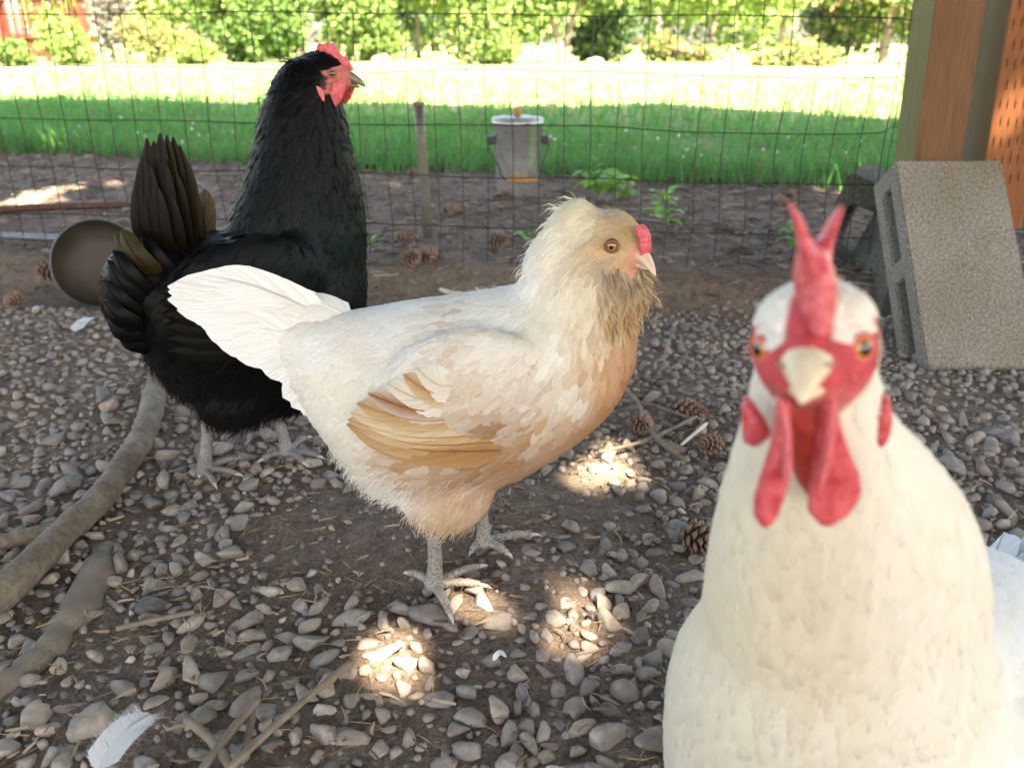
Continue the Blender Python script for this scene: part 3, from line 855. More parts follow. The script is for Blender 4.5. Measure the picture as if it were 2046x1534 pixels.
V, F = loft([((0, 0, z), (r, 0, 0), (0, r, 0)) for z, r in ((-.002, .002), (.004, .006), (.014, .008), (.028, .0065), (.04, .003), (.043, .0005))], 8)
core_me = mesh_np('core', V, F); core_me.materials.append(M_CONED)
def cone_xforms(n=52):
    out = []
    for k in range(n):
        t_ = k / (n - 1); a = k * 2.39996; z = .001 + .040 * t_
        s = (0.75 + .55 * math.sin(math.pi * min(1, .15 + t_ * .85))) * (1 - .45 * t_)
        r = .0045 * math.sin(math.pi * min(1, .2 + .8 * t_)) + .001
        out.append(Matrix.Rotation(a, 4, 'Z') @ Matrix.Translation((r, 0, z)) @ Matrix.Rotation(-(0.15 + .75 * t_), 4, 'Y') @ Matrix.Scale(s, 4))
    return out
CX_ = cone_xforms()
mbj = MB()
for m in CX_:
    mbj.add((np.c_[SCV, np.ones(len(SCV))] @ np.array(m).T)[:, :3], [SCF])
allsc = mbj.mesh('scales', col=False, uv=False); allsc.materials.append(M_CONE)
def pine_cone(px, py, zb, yaw, scale, label, fine):
    g = gpt(px, py, zb)
    r = thing('pine_cone', label, 'pine cone', (g.x, g.y, hz(g.x, g.y) + .010 * scale), 0)
    r.rotation_euler = (R(78 + random.uniform(-10, 10)), random.uniform(-.3, .3), yaw)
    r.scale = (scale,) * 3
    obj('core', core_me, None, r)
    if fine:
        for m in CX_:
            o = bpy.data.objects.new('scale', sc_me); COL.objects.link(o); o.parent = r; o.matrix_basis = m
    else:
        obj('scales', allsc, None, r, kind='stuff')
pine_cone(1366, 1062, .01, R(50), 1.15, 'plump open pine cone on the gravel beside the white hen', True)
pine_cone(1270, 840, .01, R(10), 1.0, 'weathered pine cone between the crooked twigs', True)
pine_cone(1345, 815, .01, R(70), 1.1, 'long pine cone lying behind the crooked twigs', True)
pine_cone(1432, 880, .01, R(-40), .9, 'dark pine cone tucked against the white hen', True)
for px, py, zb, yw, sc, lab in ((90, 585, .0, 1.2, 1.3, 'dark pine cone lying beside the tipped pan'), (40, 620, .0, .3, 1.2, 'brown pine cone in the gravel below the pan'),
        (1330, 342, .07, .8, 1.5, 'upright pine cone at the edge of the lawn'), (1545, 418, .07, 2.0, 1.1, 'dark pine cone on the bark chips behind the white hen\'s comb'),
        (1568, 400, .07, .2, 1.1, 'brown pine cone just beyond the dark one by the comb'), (868, 342, .07, 1.5, 1.2, 'pine cone on the soil near the metal stake top'),
        (822, 352, .07, .4, 1.1, 'small pine cone left of the metal stake'), (888, 430, .07, 2.4, 1.2, 'pine cone right beside the metal stake'),
        (978, 500, .068, 1.0, 1.2, 'dark pine cone behind the fence near the buff hen\'s crest'), (790, 492, .068, 1.9, 1.1, 'pine cone at the fence behind the black hen\'s breast'),
        (815, 592, .0, .6, 1.2, 'reddish pine cone at the foot of the fence above the buff hen\'s back'), (850, 590, .0, 2.6, 1.1, 'second reddish pine cone next to the pale stick'),
        (1005, 398, .07, .5, .8, 'small dark pine cone beside the steel pail')):
    pine_cone(px, py, zb, yw, sc, lab, False)

# ---- leafy seedlings behind the fence
M_LEAF = m_attr('seedling_leaf', .5, .4, spec=.3)
LN = 7
def leaf_me(L, W, c):
    s = np.linspace(0, 1, LN); w = W * np.sin(np.pi * np.clip(s, .02, .985) ** .8) ** .8
    zz = .25 * L * s * (1 - s) * 1.2 - .18 * L * s * s
    V = np.concatenate([np.stack([s * L, -w, zz + w * .25], 1), np.stack([s * L, 0 * w, zz], 1), np.stack([s * L, w, zz + w * .25], 1)])
    F = []
    for i in range(LN - 1):
        F += [[i, i + 1, LN + i + 1, LN + i], [LN + i, LN + i + 1, 2 * LN + i + 1, 2 * LN + i]]
    me = mesh_np('leaf', V, np.array(F), True, col=np.tile(c, (len(V), 1))); me.materials.append(M_LEAF); return me
LEAFS = [leaf_me(.050, .018, c) for c in ((.20, .46, .05), (.28, .55, .07), (.15, .36, .04))]
M_STEM = m_noise('green_stem', (.06, .09, .03), (.12, .14, .05), 40, .7, .1)
def seedling(px, py, zb, h, nleaf, lsc, spread, label, tall=0.0):
    g = gpt(px, py, zb)
    r = thing('seedling', label, 'plant', (g.x, g.y, hz(g.x, g.y)))
    V, F = tube(smooth_path([(0, 0, -.01), (.006, 0, h * .4), (-.004, .004, h * .8), (.004, 0, h + tall)], 4), interp_list([.0028, .0024, .0018, .001], 13), 6)
    obj('stem', mesh_np('stem', V, F), M_STEM, r)
    for k in range(nleaf):
        t_ = (k + .5) / nleaf; a = k * 2.4 + random.uniform(-.4, .4)
        o = bpy.data.objects.new('leaf', random.choice(LEAFS)); COL.objects.link(o); o.parent = r
        o.location = (spread * math.cos(a) * .3, spread * math.sin(a) * .3, h * (.25 + .75 * t_))
        o.rotation_euler = (random.uniform(-.3, .3), random.uniform(-.5, .25), a); s = lsc * random.uniform(.75, 1.2); o.scale = (s, s, s)
    if tall:
        for k in range(9):
            o = bpy.data.objects.new('leaf', LEAFS[2]); COL.objects.link(o); o.parent = r
            o.location = (0, 0, h + tall * (k + .5) / 9); o.rotation_euler = (0, random.uniform(-.9, -.3), k * 2.4); s = lsc * .4; o.scale = (s, s, s)
seedling(1190, 402, .07, .09, 14, 1.35, .05, 'tall leafy seedling with a bare dark tip right of the pail', .16)
seedling(1236, 404, .07, .07, 9, 1.2, .03, 'short bright seedling beside the tall bare tipped one')
seedling(1322, 468, .068, .10, 14, .95, .03, 'bright green seedling behind the buff hen\'s head')
seedling(1584, 494, .068, .05, 8, .8, .02, 'small seedling showing beside the white hen\'s comb')
seedling(740, 498, .068, .03, 5, .5, .02, 'tiny weed behind the black hen\'s breast')
seedling(1052, 496, .068, .04, 6, .6, .02, 'tiny weed behind the buff hen\'s nape')
# ---- small pale flake of concrete on the lawn at the far left
g = gpt(22, 186, .07)
P_, F_ = stone_mesh(3, 77, 12)
o = obj('rock', mesh_np('rock', P_ * np.array([.055, .05, .075]), F_), m_noise('pale_rock', (.35, .36, .38), (.5, .5, .52), 20), None, 'small pale rock standing on the lawn at the shade edge', 'rock'); o.location = (g.x, g.y, .12)

# ================================================================ BACKGROUND GARDEN
M_FOL = m_attr('foliage', .55, .4, spec=.3)
M_TRUNK = m_noise('tree_bark', (.09, .07, .055), (.2, .165, .135), 12, .9, .6, .01)
def crown_mesh(name, blobs, n, size, cols, seed, fill=0.35):
    r = np.random.default_rng(seed)
    wts = np.array([b[1][0] * b[1][1] * b[1][2] for b in blobs]) ** .7; wts /= wts.sum()
    bi = r.choice(len(blobs), n, p=wts)
    C = np.array([b[0] for b in blobs])[bi]; S = np.array([b[1] for b in blobs])[bi]
    d = r.normal(size=(n, 3)); d /= np.linalg.norm(d, axis=1)[:, None]
    rad = r.uniform(0, 1, n) ** fill
    lump = .45 + .8 * vnoise(d[:, 0] * 2.4 + bi * 3.3, d[:, 2] * 2.4 + d[:, 1] * 2, seed) + .35 * (vnoise(d[:, 0] * 7 + bi, d[:, 2] * 7 + d[:, 1] * 5, seed + 50) - .5)
    P = C + d * S * (rad * lump)[:, None]
    # leaf quad
    ax = r.normal(size=(n, 3)) * .7 + d * .5; ax[:, 2] -= .25; ax /= np.linalg.norm(ax, axis=1)[:, None]
    sd = np.cross(ax, r.normal(size=(n, 3))); sd /= np.linalg.norm(sd, axis=1)[:, None]
    L = size * r.uniform(.6, 1.35, n)[:, None]; W = L * .36
    nn = np.cross(ax, sd)
    V = np.stack([P, P + ax * L * .45 + sd * W + nn * L * .08, P + ax * L, P + ax * L * .45 - sd * W + nn * L * .08], 1).reshape(-1, 3)
    i = np.arange(n)[:, None] * 4
    F = np.concatenate([i + np.array([[0, 1, 2]]), i + np.array([[0, 2, 3]])])
    cc = np.asarray(cols)[r.integers(0, len(cols), n)] * r.uniform(.75, 1.25, n)[:, None]
    return mesh_np(name, V, [F], False, col=np.repeat(cc, 4, 0))
G_MID = [(.06, .13, .03), (.09, .17, .04), (.045, .10, .025)]
G_LIGHT = [(.15, .24, .06), (.20, .29, .09), (.12, .20, .05)]
G_DARK = [(.03, .07, .025), (.045, .09, .03), (.06, .11, .035)]
G_YEL = [(.2, .22, .08), (.14, .17, .07), (.24, .2, .1), (.22, .12, .08)]
G_GREY = [(.16, .17, .14), (.22, .2, .2), (.12, .14, .1)]
BG = 0.07
def tree(name, label, cat, px, D, blobs, n, size, cols, seed, trunks=(), group=None, fill=.35):
    """px: photo column of the base, D: distance in m; blobs: (dx, dy, z, rx, ry, rz) in m"""
    yc = (767 - 100) / FPX
    X = (px - CX) / FPX * D / (CP + yc * SP)
    r = thing(name, label, cat, (X, D, BG), 0, group)
    bl_ = [((b[0], b[1], b[2]), (b[3], b[4], b[5])) for b in blobs]
    obj('crown' if cat == 'tree' else 'foliage', crown_mesh('foliage', bl_, n, size, cols, seed, fill), M_FOL, r)
    if not trunks: trunks = [[(0, 0, -.1), (0.02, 0, blobs[0][2]), .05, .015]] if cat != 'tree' else []
    for tr in trunks:
        pts, r0, r1 = tr[:-2], tr[-2], tr[-1]
        P = smooth_path(pts, 4)
        V, F = tube(P, interp_list([r0, r1], len(P)), 9)
        obj('trunk' if cat == 'tree' else 'stem', mesh_np('trunk', V, F), M_TRUNK, r)
    return r
tree('shrub', 'broad dark green rounded shrub on the far side of the lawn', 'shrub', 520, 20, [(0, 0, .75, 1.0, .9, .85), (-.4, .2, .5, .7, .6, .6), (.5, .1, .9, .7, .7, .8)], 5200, .13, G_MID, 1)
tree('garden_tree', 'leafy tree with a bare straight trunk behind the rounded shrub', 'tree', 600, 22, [(0, 0, 3.4, 2.2, 2, 1.6), (1.3, 0, 2.3, 1.4, 1.2, 1.0), (-1.0, .3, 2.5, 1.2, 1, .9), (.9, -.3, 1.5, .8, .6, .5)], 5200, .2, G_LIGHT, 2, [[(0, 0, -.1), (.03, 0, 1.4), (0, 0, 3.6), .13, .06]])
tree('shrub', 'loose light green shrub beside the bright lawn gap', 'shrub', 720, 21, [(0, 0, .95, .95, .8, .95), (.5, 0, .45, .6, .6, .45), (-.5, 0, 1.3, .7, .6, .6)], 3400, .14, G_LIGHT + G_MID, 3)
tree('garden_tree', 'dense dark tree filling the background behind the pale shrub', 'tree', 700, 27, [(0, 0, 2.4, 2.6, 1.5, 1.9), (1.4, 0, 1.6, 1.6, 1.0, 1.4)], 4200, .22, G_DARK, 4, [[(0, 0, -.1), (0, 0, 2.4), .14, .06]])
tree('shrub', 'upright shrub with a bright lit lower skirt', 'shrub', 960, 18.5, [(0, 0, .9, .6, .55, 1.0), (.25, -.3, .35, .45, .4, .35), (-.2, .1, 1.5, .6, .5, .5), (.55, .1, .35, .3, .3, .35)], 4600, .11, G_LIGHT + [(.05, .1, .03)], 5)
tree('garden_tree', 'small spreading tree with a forked trunk above a dark hollow', 'tree', 1120, 20, [(0, 0, 1.75, 1.5, 1.2, .75), (-.6, -.3, 1.25, .8, .7, .42), (.9, .1, 1.55, 1.0, .8, .6), (.2, 0, 2.4, 1.3, 1.1, .8)], 6200, .13, G_LIGHT + G_MID, 6, [[(0, 0, -.1), (.0, 0, .35), (-.2, 0, .85), (-.4, 0, 1.5), .10, .05], [(0.03, 0, -.1), (.12, 0, .35), (.22, 0, .8), (.5, 0, 1.5), .09, .04]])
tree('shrub', 'dark evergreen bush tucked right of the forked tree', 'shrub', 1205, 20.6, [(0, 0, .5, .85, .6, .6), (.3, 0, .8, .6, .5, .5), (-.3, 0, .35, .5, .5, .4)], 4200, .10, G_DARK, 7)
tree('shrub', 'low scrubby bush at the bright end of the tree row', 'shrub', 1330, 20.6, [(0, 0, .3, .7, .5, .32), (.7, .1, .2, .5, .4, .22)], 2000, .10, G_MID + G_YEL, 8)
tree('garden_tree', 'airy pale tree with drooping sunlit branches', 'tree', 1450, 25, [(0, 0, 2.2, 2.4, 1.4, .9), (-1.2, 0, 1.6, .9, .8, .4), (1.3, 0, 1.75, 1.0, .8, .42)], 3000, .2, G_LIGHT, 9, [[(0, 2.0, -.1), (0, 1.5, 2.2), .10, .05]])
tree('garden_tree', 'mixed green tree with a reddish trunk near the wooden posts', 'tree', 1765, 19, [(0, 0, 1.8, 1.6, 1.1, .85), (-1.0, 0, 1.5, 1.2, .8, .5), (.6, -.2, .9, .6, .6, .5), (-.5, .3, .9, .9, .5, .5)], 5200, .14, G_LIGHT + G_YEL + G_MID, 10, [[(0, 0, -.1), (.04, 0, .8), (-.02, 0, 2.0), .11, .07]])
tree('shrub', 'yellowish low shrub in front of the reddish trunk', 'shrub', 1590, 17, [(0, 0, .22, .55, .4, .26), (.5, 0, .15, .4, .3, .18), (-.5, .1, .12, .35, .3, .15)], 1800, .09, G_LIGHT + G_YEL, 11)
tree('shrub', 'grey leaved shrub standing over dark rocks', 'shrub', 1680, 19.6, [(0, 0, .6, .6, .5, .5), (-.5, 0, .9, .6, .4, .35)], 2200, .10, G_GREY + G_MID, 12)
tree('shrub', 'pale feathery shrub growing against the red deck', 'shrub', 125, 18.2, [(0, 0, .5, .45, .4, .6), (.3, 0, .3, .35, .3, .35)], 2400, .10, G_LIGHT, 13)
tree('shrub', 'greyish shrub at the foot of the red deck stairs', 'shrub', 225, 19.4, [(0, 0, .8, .4, .4, .75), (.2, 0, 1.3, .4, .4, .4)], 1700, .10, G_GREY, 14)
tree('shrub', 'loose shrub with reddish flowering tips beside the deck stairs', 'shrub', 310, 18.8, [(0, 0, .45, .65, .5, .5), (.6, 0, .35, .5, .4, .4), (-.4, 0, .7, .4, .4, .3)], 2600, .09, G_YEL + G_LIGHT, 15)
tree('shrub', 'low mounded shrub between the flowering shrub and the rounded shrub', 'shrub', 390, 18.0, [(0, 0, .22, .4, .4, .28)], 1100, .09, G_LIGHT, 16)
tree('shrub', 'small green shrub in front of the deck post', 'shrub', 20, 17.6, [(0, 0, .25, .4, .4, .3)], 1300, .09, G_MID + G_LIGHT, 17)
tree('garden_tree', 'tall leafy tree rising over the red deck', 'tree', 110, 26, [(0, 0, 3.4, 2.5, 1.6, 1.8), (-1.5, 0, 2.2, 1.2, 1.0, .7), (.9, 0, 1.9, .8, .7, .5)], 4200, .2, G_LIGHT + G_MID, 18, [[(0, 0, -.1), (.05, 0, 1.5), (0, 0, 3.4), .11, .06]])
tree('garden_tree', 'distant pale tree seen through the gap over the lawn', 'tree', 1330, 38, [(0, 0, 2.6, 3.8, 2, 2.2), (-2.8, 0, 1.8, 2.2, 1.5, 1.6), (3.2, 0, 1.5, 2.2, 1.5, 1.5)], 5200, .3, G_LIGHT, 19, [[(0, 0, -.1), (0, 0, 4), .2, .1]])
tree('garden_tree', 'distant full tree far behind the deck and stairs', 'tree', 330, 44, [(0, 0, 2.6, 4.8, 2, 2.2), (3.5, 0, 2.0, 3, 1.6, 1.7), (-4, 0, 1.8, 2.6, 1.6, 1.5)], 5600, .34, G_LIGHT, 20, [[(0, 0, -.1), (0, 0, 4), .22, .1]])
tree('garden_tree', 'distant broad tree behind the middle of the garden', 'tree', 870, 42, [(0, 0, 2.4, 4.8, 2, 2.2), (3.6, 0, 1.9, 3, 1.6, 1.7)], 5000, .34, G_LIGHT + G_MID, 24, [[(0, 0, -.1), (0, 0, 4), .22, .1]])
tree('garden_tree', 'distant tree far behind the wooden posts', 'tree', 1900, 36, [(0, 0, 2.4, 4.5, 2, 2.2), (-3.4, 0, 1.7, 2.8, 1.6, 1.6)], 5000, .3, G_LIGHT + G_MID, 25, [[(0, 0, -.1), (0, 0, 4), .2, .1]])
tree('garden_tree', 'wide light green tree filling the garden behind the upright shrub', 'tree', 900, 30, [(0, 0, 2.0, 2.6, 1.4, 1.9), (2.0, 0, 2.2, 1.8, 1.2, 1.2), (-1.8, 0, 1.6, 1.5, 1.2, 1.3)], 5200, .2, G_LIGHT, 31, [[(0, 0, -.1), (0, 0, 2.4), .14, .06]])
tree('garden_tree', 'bright overhanging tree above the gap left of the forked tree', 'tree', 830, 24, [(0, 0, 1.9, 1.6, 1.0, .7), (.9, 0, 1.7, 1.0, .8, .6)], 3600, .16, G_LIGHT, 32, [[(0, .8, -.1), (0, .6, 1.9), .08, .05]])
tree('garden_tree', 'slim leafy tree between the deck and the rounded shrub', 'tree', 430, 25, [(0, 0, 2.0, 1.2, 1.0, 1.3), (.8, 0, 1.5, .9, .8, .9)], 3200, .18, G_LIGHT + G_MID, 33, [[(0, 0, -.1), (0, 0, 2.4), .1, .05]])
tree('garden_tree', 'pale distant tree behind the airy drooping one', 'tree', 1560, 32, [(0, 0, 2.4, 2.6, 1.4, 1.4), (-2.2, 0, 2.4, 1.8, 1.2, 1.1), (2.4, 0, 1.8, 1.5, 1.0, 1.3)], 4600, .22, G_LIGHT, 34, [[(0, 0, -.1), (0, 0, 2.4), .14, .06]])
for px, D, sx, lab in ((765, 20.5, .22, 'pinkish grey boulder at the foot of the light green shrub'), (1645, 19.0, .42, 'dark grey rock beneath the grey leaved shrub'), (1185, 19.4, .2, 'pale stone at the foot of the dark evergreen bush'), (1520, 22, .3, 'pale rounded stone on the bright lawn')):
    X = (px - CX) / FPX * D / 1.07
    P_, F_ = stone_mesh(3, px, 9)
    c = (.32, .26, .25) if px == 765 else ((.09, .09, .1) if px == 1645 else (.4, .37, .33))
    o = obj('rock', mesh_np('rock', P_ * np.array([sx, sx * .8, sx * .9]), F_), m_noise('garden_rock', tuple(.7 * v for v in c), c, 6), None, lab, 'rock'); o.location = (X, D, BG + sx * .3)

# red timber deck at the far left
D = 20.5
def bx(px): return (px - CX) / FPX * D / 1.07
M_RED = m_wood('red_stained_wood', (.10, .02, .012), (.14, .03, .018), (.06, .014, .009), zs=(6, 6, 1))
dk = thing('timber_deck', 'red stained timber deck with railing and stairs', 'deck', (bx(90), D, BG))
def dbox(name, x0, x1, y0, y1, z0, z1, m=M_RED):
    V, F = box_vf(x0, x1, y0, y1, z0, z1); return obj(name, mesh_np(name, V, F, False), m, dk)
ex = bx(90)
dbox('post', bx(-12) - ex, bx(18) - ex, -.05, .2, 0, 2.4)
dbox('post', bx(92) - ex, bx(100) - ex, 0, .1, 0, 1.32)
dbox('post', bx(170) - ex, bx(186) - ex, 0, .12, 0, 1.32)
dbox('top_rail', bx(18) - ex, bx(190) - ex, -.04, .1, 1.3, 1.40)
dbox('deck_board', bx(-200) - ex, bx(190) - ex, .05, 2.0, .52, .60)
dbox('skirt_panel', bx(30) - ex, bx(92) - ex, .12, .16, .10, .515)
for k in range(12):
    x = bx(26) - ex + k * .165
    dbox('baluster', x, x + .045, .01, .055, .605, 1.295)
V, F = box_vf(0, 1.25, 0, .08, 0, .22); me = mesh_np('stair_stringer', V, F, False); o = obj('stair_stringer', me, M_RED, dk); o.location = (bx(178) - ex, -.02, 1.12); o.rotation_euler = (0, R(38), 0)
for k in range(4):
    dbox('stair_tread', bx(186) - ex + k * .22, bx(186) - ex + k * .22 + .27, .06, 1.0, .80 - k * .17, .845 - k * .17)

# ================================================================ SHADE TREE (unseen; added behind the photographer, leaf gaps aimed to place the dapples)
dapples = []
def dap(P, r):
    for k in range(4):
        dapples.append((np.array(P) + np.array([random.gauss(0, 1), random.gauss(0, 1), 0]) * r * 1.2, r * random.uniform(.25, .8)))
for px, py, r in ((1205, 930, .022), (1175, 950, .016), (1205, 888, .011), (938, 1215, .017), (1150, 1185, .013), (1168, 1245, .015), (775, 1300, .011), (805, 1285, .010), (795, 1345, .009),
                  (1430, 690, .010), (455, 810, .010)):
    dap(gpt(px, py, .01), r)
for px, py, r in ((60, 395, .06), (10, 402, .06), (120, 402, .03), (150, 378, .02), (225, 368, .02), (95, 300, .04), (790, 372, .012), (805, 400, .012), (1690, 384, .025), (1640, 380, .014)):
    dap(gpt(px, py, .07), r)
dap(ypt(2000, 262, YF + .02), .016)


for px, py in ((640, 1215), (1010, 1390), (880, 1420), (1290, 1190), (350, 990), (520, 1180), (1240, 1330), (720, 960), (1330, 960), (1080, 1120), (150, 820), (300, 1350)):
    dapples.append((np.array(gpt(px + random.uniform(-20, 20), py, .01)), random.uniform(.0005, .005)))
sd = np.array(SUN_DIR)
r_ = np.random.default_rng(55)
NLV = 42000
# the crown: a slab of leaf clumps between the run and the sun; outline laid out by where its shade ends on the ground
gxs = r_.uniform(-7.5, 7.0, NLV * 2); gys = r_.uniform(-4.5, 7.0, NLV * 2)
edge = 6.35 - 0.22 * gxs + 0.9 * (vnoise(gxs * .9, gxs * 0 + 4, 71) - .5) + .35 * (vnoise(gxs * 3.5, gxs * 0 + 2, 72) - .5)
bite = np.exp(-(((gxs - 2.2) / .55) ** 2)) * 1.0
m = gys < edge - bite + r_.normal(0, .12, len(gxs))
gxs, gys = gxs[m][:NLV], gys[m][:NLV]
hc = 4.6 + 1.3 * (vnoise(gxs * .8, gys * .8, 73) - .5) + r_.uniform(-.35, .35, len(gxs))
Pc = np.stack([gxs, gys, np.full(len(gxs), .05)], 1) + sd[None] * (hc / sd[2])[:, None]
ex = []
for T, rad in dapples:            # extra leaves packed round every gap to keep its sun spot small
    k_ = 620; a0 = sd.dot([0, 0, 1]); e1 = np.cross(sd, [1.0, 0, 0]); e1 /= np.linalg.norm(e1); e2 = np.cross(sd, e1)
    rr_ = rad + .02 + np.abs(r_.normal(0, .11, k_)); aa = r_.uniform(0, 2 * np.pi, k_); hh_ = (4.6 + r_.uniform(-.6, .6, k_)) / sd[2]
    ex.append(T[None] + sd[None] * hh_[:, None] + e1[None] * (rr_ * np.cos(aa))[:, None] + e2[None] * (rr_ * np.sin(aa))[:, None])
Pc = np.concatenate([Pc] + ex)
clear = np.full(len(Pc), 9.0)
for T, rad in dapples:
    w = Pc - T[None]; along = w @ sd; dist = np.linalg.norm(w - along[:, None] * sd[None], axis=1)
    clear = np.minimum(clear, dist - rad)
keep = clear > .007
Pc = Pc[keep]; clear = clear[keep]; n = len(Pc)
ax = r_.normal(size=(n, 3)); ax[:, 2] *= .4; ax /= np.linalg.norm(ax, axis=1)[:, None]
sdv = np.cross(ax, r_.normal(size=(n, 3)) * .35 + sd * 1.0); sdv /= np.linalg.norm(sdv, axis=1)[:, None]
Lf = np.minimum(r_.uniform(.22, .36, n), clear * 2.3)[:, None]; nn = np.cross(ax, sdv)
Pb = Pc - ax * Lf * .5
V = np.stack([Pb, Pb + ax * Lf * .45 + sdv * Lf * .42, Pb + ax * Lf, Pb + ax * Lf * .45 - sdv * Lf * .42], 1).reshape(-1, 3)
i = np.arange(n)[:, None] * 4
tc_ = Vector((2.6, -6.2, 0))
shade = thing('added_shade_tree', 'unseen maple added behind the photographer, crown shaped to shade and dapple the run', 'tree', tc_)
cc = np.asarray(G_MID)[r_.integers(0, 3, n)]
crown = obj('crown', mesh_np('crown', V - np.array(tc_), [np.concatenate([i + [[0, 1, 2]], i + [[0, 2, 3]]])], False, col=np.repeat(cc, 4, 0)), M_FOL, shade)
V, F = tube(smooth_path([(0, 0, -.2), (.1, .1, 1.6), (.2, .3, 3.2), (.5, .8, 4.6), (.9, 1.4, 5.6)], 5), interp_list([.34, .25, .21, .14, .05], 21), 14)
obj('trunk', mesh_np('trunk', V, F), M_TRUNK, shade)
for bx_, by_ in ((-5, 2), (-2.5, 3.4), (1.8, 2.0), (-4.2, .2), (0, 3.2), (-6.0, 3.0), (2.8, .2), (3, 4.5)):
    V, F = tube(smooth_path([(.2, .3, 3.0 + random.uniform(-.3, .6)), (bx_ * .35, by_ * .35 + .2, 4.1), (bx_, by_, 4.9)], 6), interp_list([.10, .06, .015], 13), 8)
    obj('limb', mesh_np('limb', V, F), M_TRUNK, shade)

# ================================================================ HENS
M_PLUM_W = m_feather('pale_feather', .6, .22, .25, .55, .2)
M_PLUM_B = m_feather('black_feather', .42, .0, .09, .5, .35)
M_PLUM_C = m_feather('soft_white_feather', .65, .25, .2, .5, .09)
M_FLUFF = m_attr('fluff', .8, .3, spec=.15)
M_FLUFFB = m_attr('black_fluff', .8, .03, spec=.08)
t = NT('hen_skin_under_down'); c = t.attr('col'); v = t.geo(); f = t.noise(v, 500, 4)
c = t.mix(c, t.ramp(f, [(.3, (.8, .78, .76)), (.7, (1.12, 1.1, 1.1))]), 1.0, 'MULTIPLY'); t.base(c); t.set(Roughness=.7); t.b.inputs['Specular IOR Level'].default_value = .25
t.bump(t.math('ADD', f, t.vor(v, 700)), .5, .0008); M_BODY = t.m
M_RED = m_skin('red_comb_skin', (.42, .03, .045), (.66, .14, .15), 170, .36, .3, .8)
M_REDD = m_skin('dark_red_skin', (.36, .03, .025), (.52, .07, .05), 300, .45, .25)
M_PINK = m_skin('pink_lobe', (.55, .10, .12), (.66, .17, .18), 350, .5, .25)
def m_horn(name, c1, c2):
    t = NT(name); v = t.coords('Object'); f = t.noise(v, 140, 4); t.base(t.ramp(f, [(.3, c1), (.7, c2)])); t.set(Roughness=.38); t.bump(f, .15, .0004); return t.m
M_BEAKP = m_horn('pink_horn_beak', (.50, .33, .24), (.62, .45, .34))
M_BEAKD = m_horn('dark_horn_beak', (.09, .075, .055), (.22, .18, .13))
M_BEAKC = m_horn('cream_beak', (.52, .41, .27), (.64, .54, .39))
def m_leg(name, c1, c2, dark, amt):
    t = NT(name); v = t.geo()
    sc = t.vor(v, 330, 'DISTANCE_TO_EDGE'); sp = t.noise(v, 520, 2, .5)
    c = t.ramp(t.noise(v, 60, 4), [(.3, c1), (.7, c2)])
    c = t.mix(c, dark, t.math('MULTIPLY', t.ramp(sp, [(.54, (0, 0, 0)), (.60, (1, 1, 1))]), amt))
    c = t.mix(c, t.ramp(sc, [(0.0, (.62, .6, .58)), (.12, (1, 1, 1))]), .8, 'MULTIPLY')
    t.base(c); t.set(Roughness=.6); t.bump(sc, .6, .001); return t.m
M_LEGB = m_leg('speckled_leg', (.25, .228, .20), (.35, .32, .285), (.07, .066, .078), .75)
M_LEGK = m_leg('slate_leg', (.17, .156, .15), (.26, .238, .228), (.06, .056, .066), .6)
M_LEGW = m_leg('yellow_leg', (.5, .36, .14), (.6, .45, .2), (.3, .2, .1), .3)
M_CLAW = m_horn('claw', (.42, .36, .32), (.56, .5, .46))
def m_eye(name, iris, rim, pup=.36):
    t = NT(name); tc = t.n('TexCoord'); sp = t.n('SeparateXYZ'); t.l(tc.outputs['Object'], sp.inputs[0])
    rr = t.math('SQRT', t.math('ADD', t.math('MULTIPLY', sp.outputs[0], sp.outputs[0]), t.math('MULTIPLY', sp.outputs[2], sp.outputs[2])))
    c = t.ramp(t.math('MULTIPLY', rr, 200.0), [(0.0, (.004, .004, .005)), (pup, (.004, .004, .005)), (pup + .05, iris), (.70, rim), (.82, (.03, .012, .008))])
    t.base(c); t.set(Roughness=.04); t.b.inputs['Coat Weight'].default_value = .6; return t.m
def sphere_vf(r, nu=20, nv=14):
    rings = [((0, r * math.cos(a), 0), (r * math.sin(a), 0, 0), (0, 0, r * math.sin(a))) for a in np.linspace(.02, math.pi - .02, nv)]
    return loft(rings, nu)

class Hen:
    def __init__(s, label, px, py, yaw, name='hen'):
        s.G = gpt(px, py, 0.0); s.yaw = yaw
        s.h = Vector((math.cos(yaw), math.sin(yaw), 0)); s.lat = Vector((-math.sin(yaw), math.cos(yaw), 0))
        s.root = thing(name, label, 'hen', (s.G.x, s.G.y, hz(s.G.x, s.G.y) * 0), yaw)
        s.Mi = (Matrix.Translation(s.root.location) @ Matrix.Rotation(yaw, 4, 'Z')).inverted()
    def mp(s, px, py, off=0.0): return ppt(px, py, s.G + s.lat * off, s.lat)
    def part(s, name, me, mat, parent=None, **kw):
        if not kw.pop('islocal', False): me.transform(s.Mi)
        return obj(name, me, mat, parent or s.root, **kw)
    def col_ring(s, px, top, bot, w, off=0.0):
        a, b = s.mp(px, top), s.mp(px, bot)
        return ((a + b) / 2 + s.lat * off, s.lat * w, (a - b) / 2)
    def row_ring(s, py, l, r, w, off=0.0):
        a, b = s.mp(l, py), s.mp(r, py)
        return ((a + b) / 2 + s.lat * off, (b - a) / 2, s.lat * w)
def ellipsoid(c, e1, e2, e3, n=18, m=12):
    c = Vector(c); rings = []
    for a in np.linspace(.03, math.pi - .03, m):
        rings.append((c + e1 * (-math.cos(a)), e2 * math.sin(a), e3 * math.sin(a)))
    return loft(rings, n)
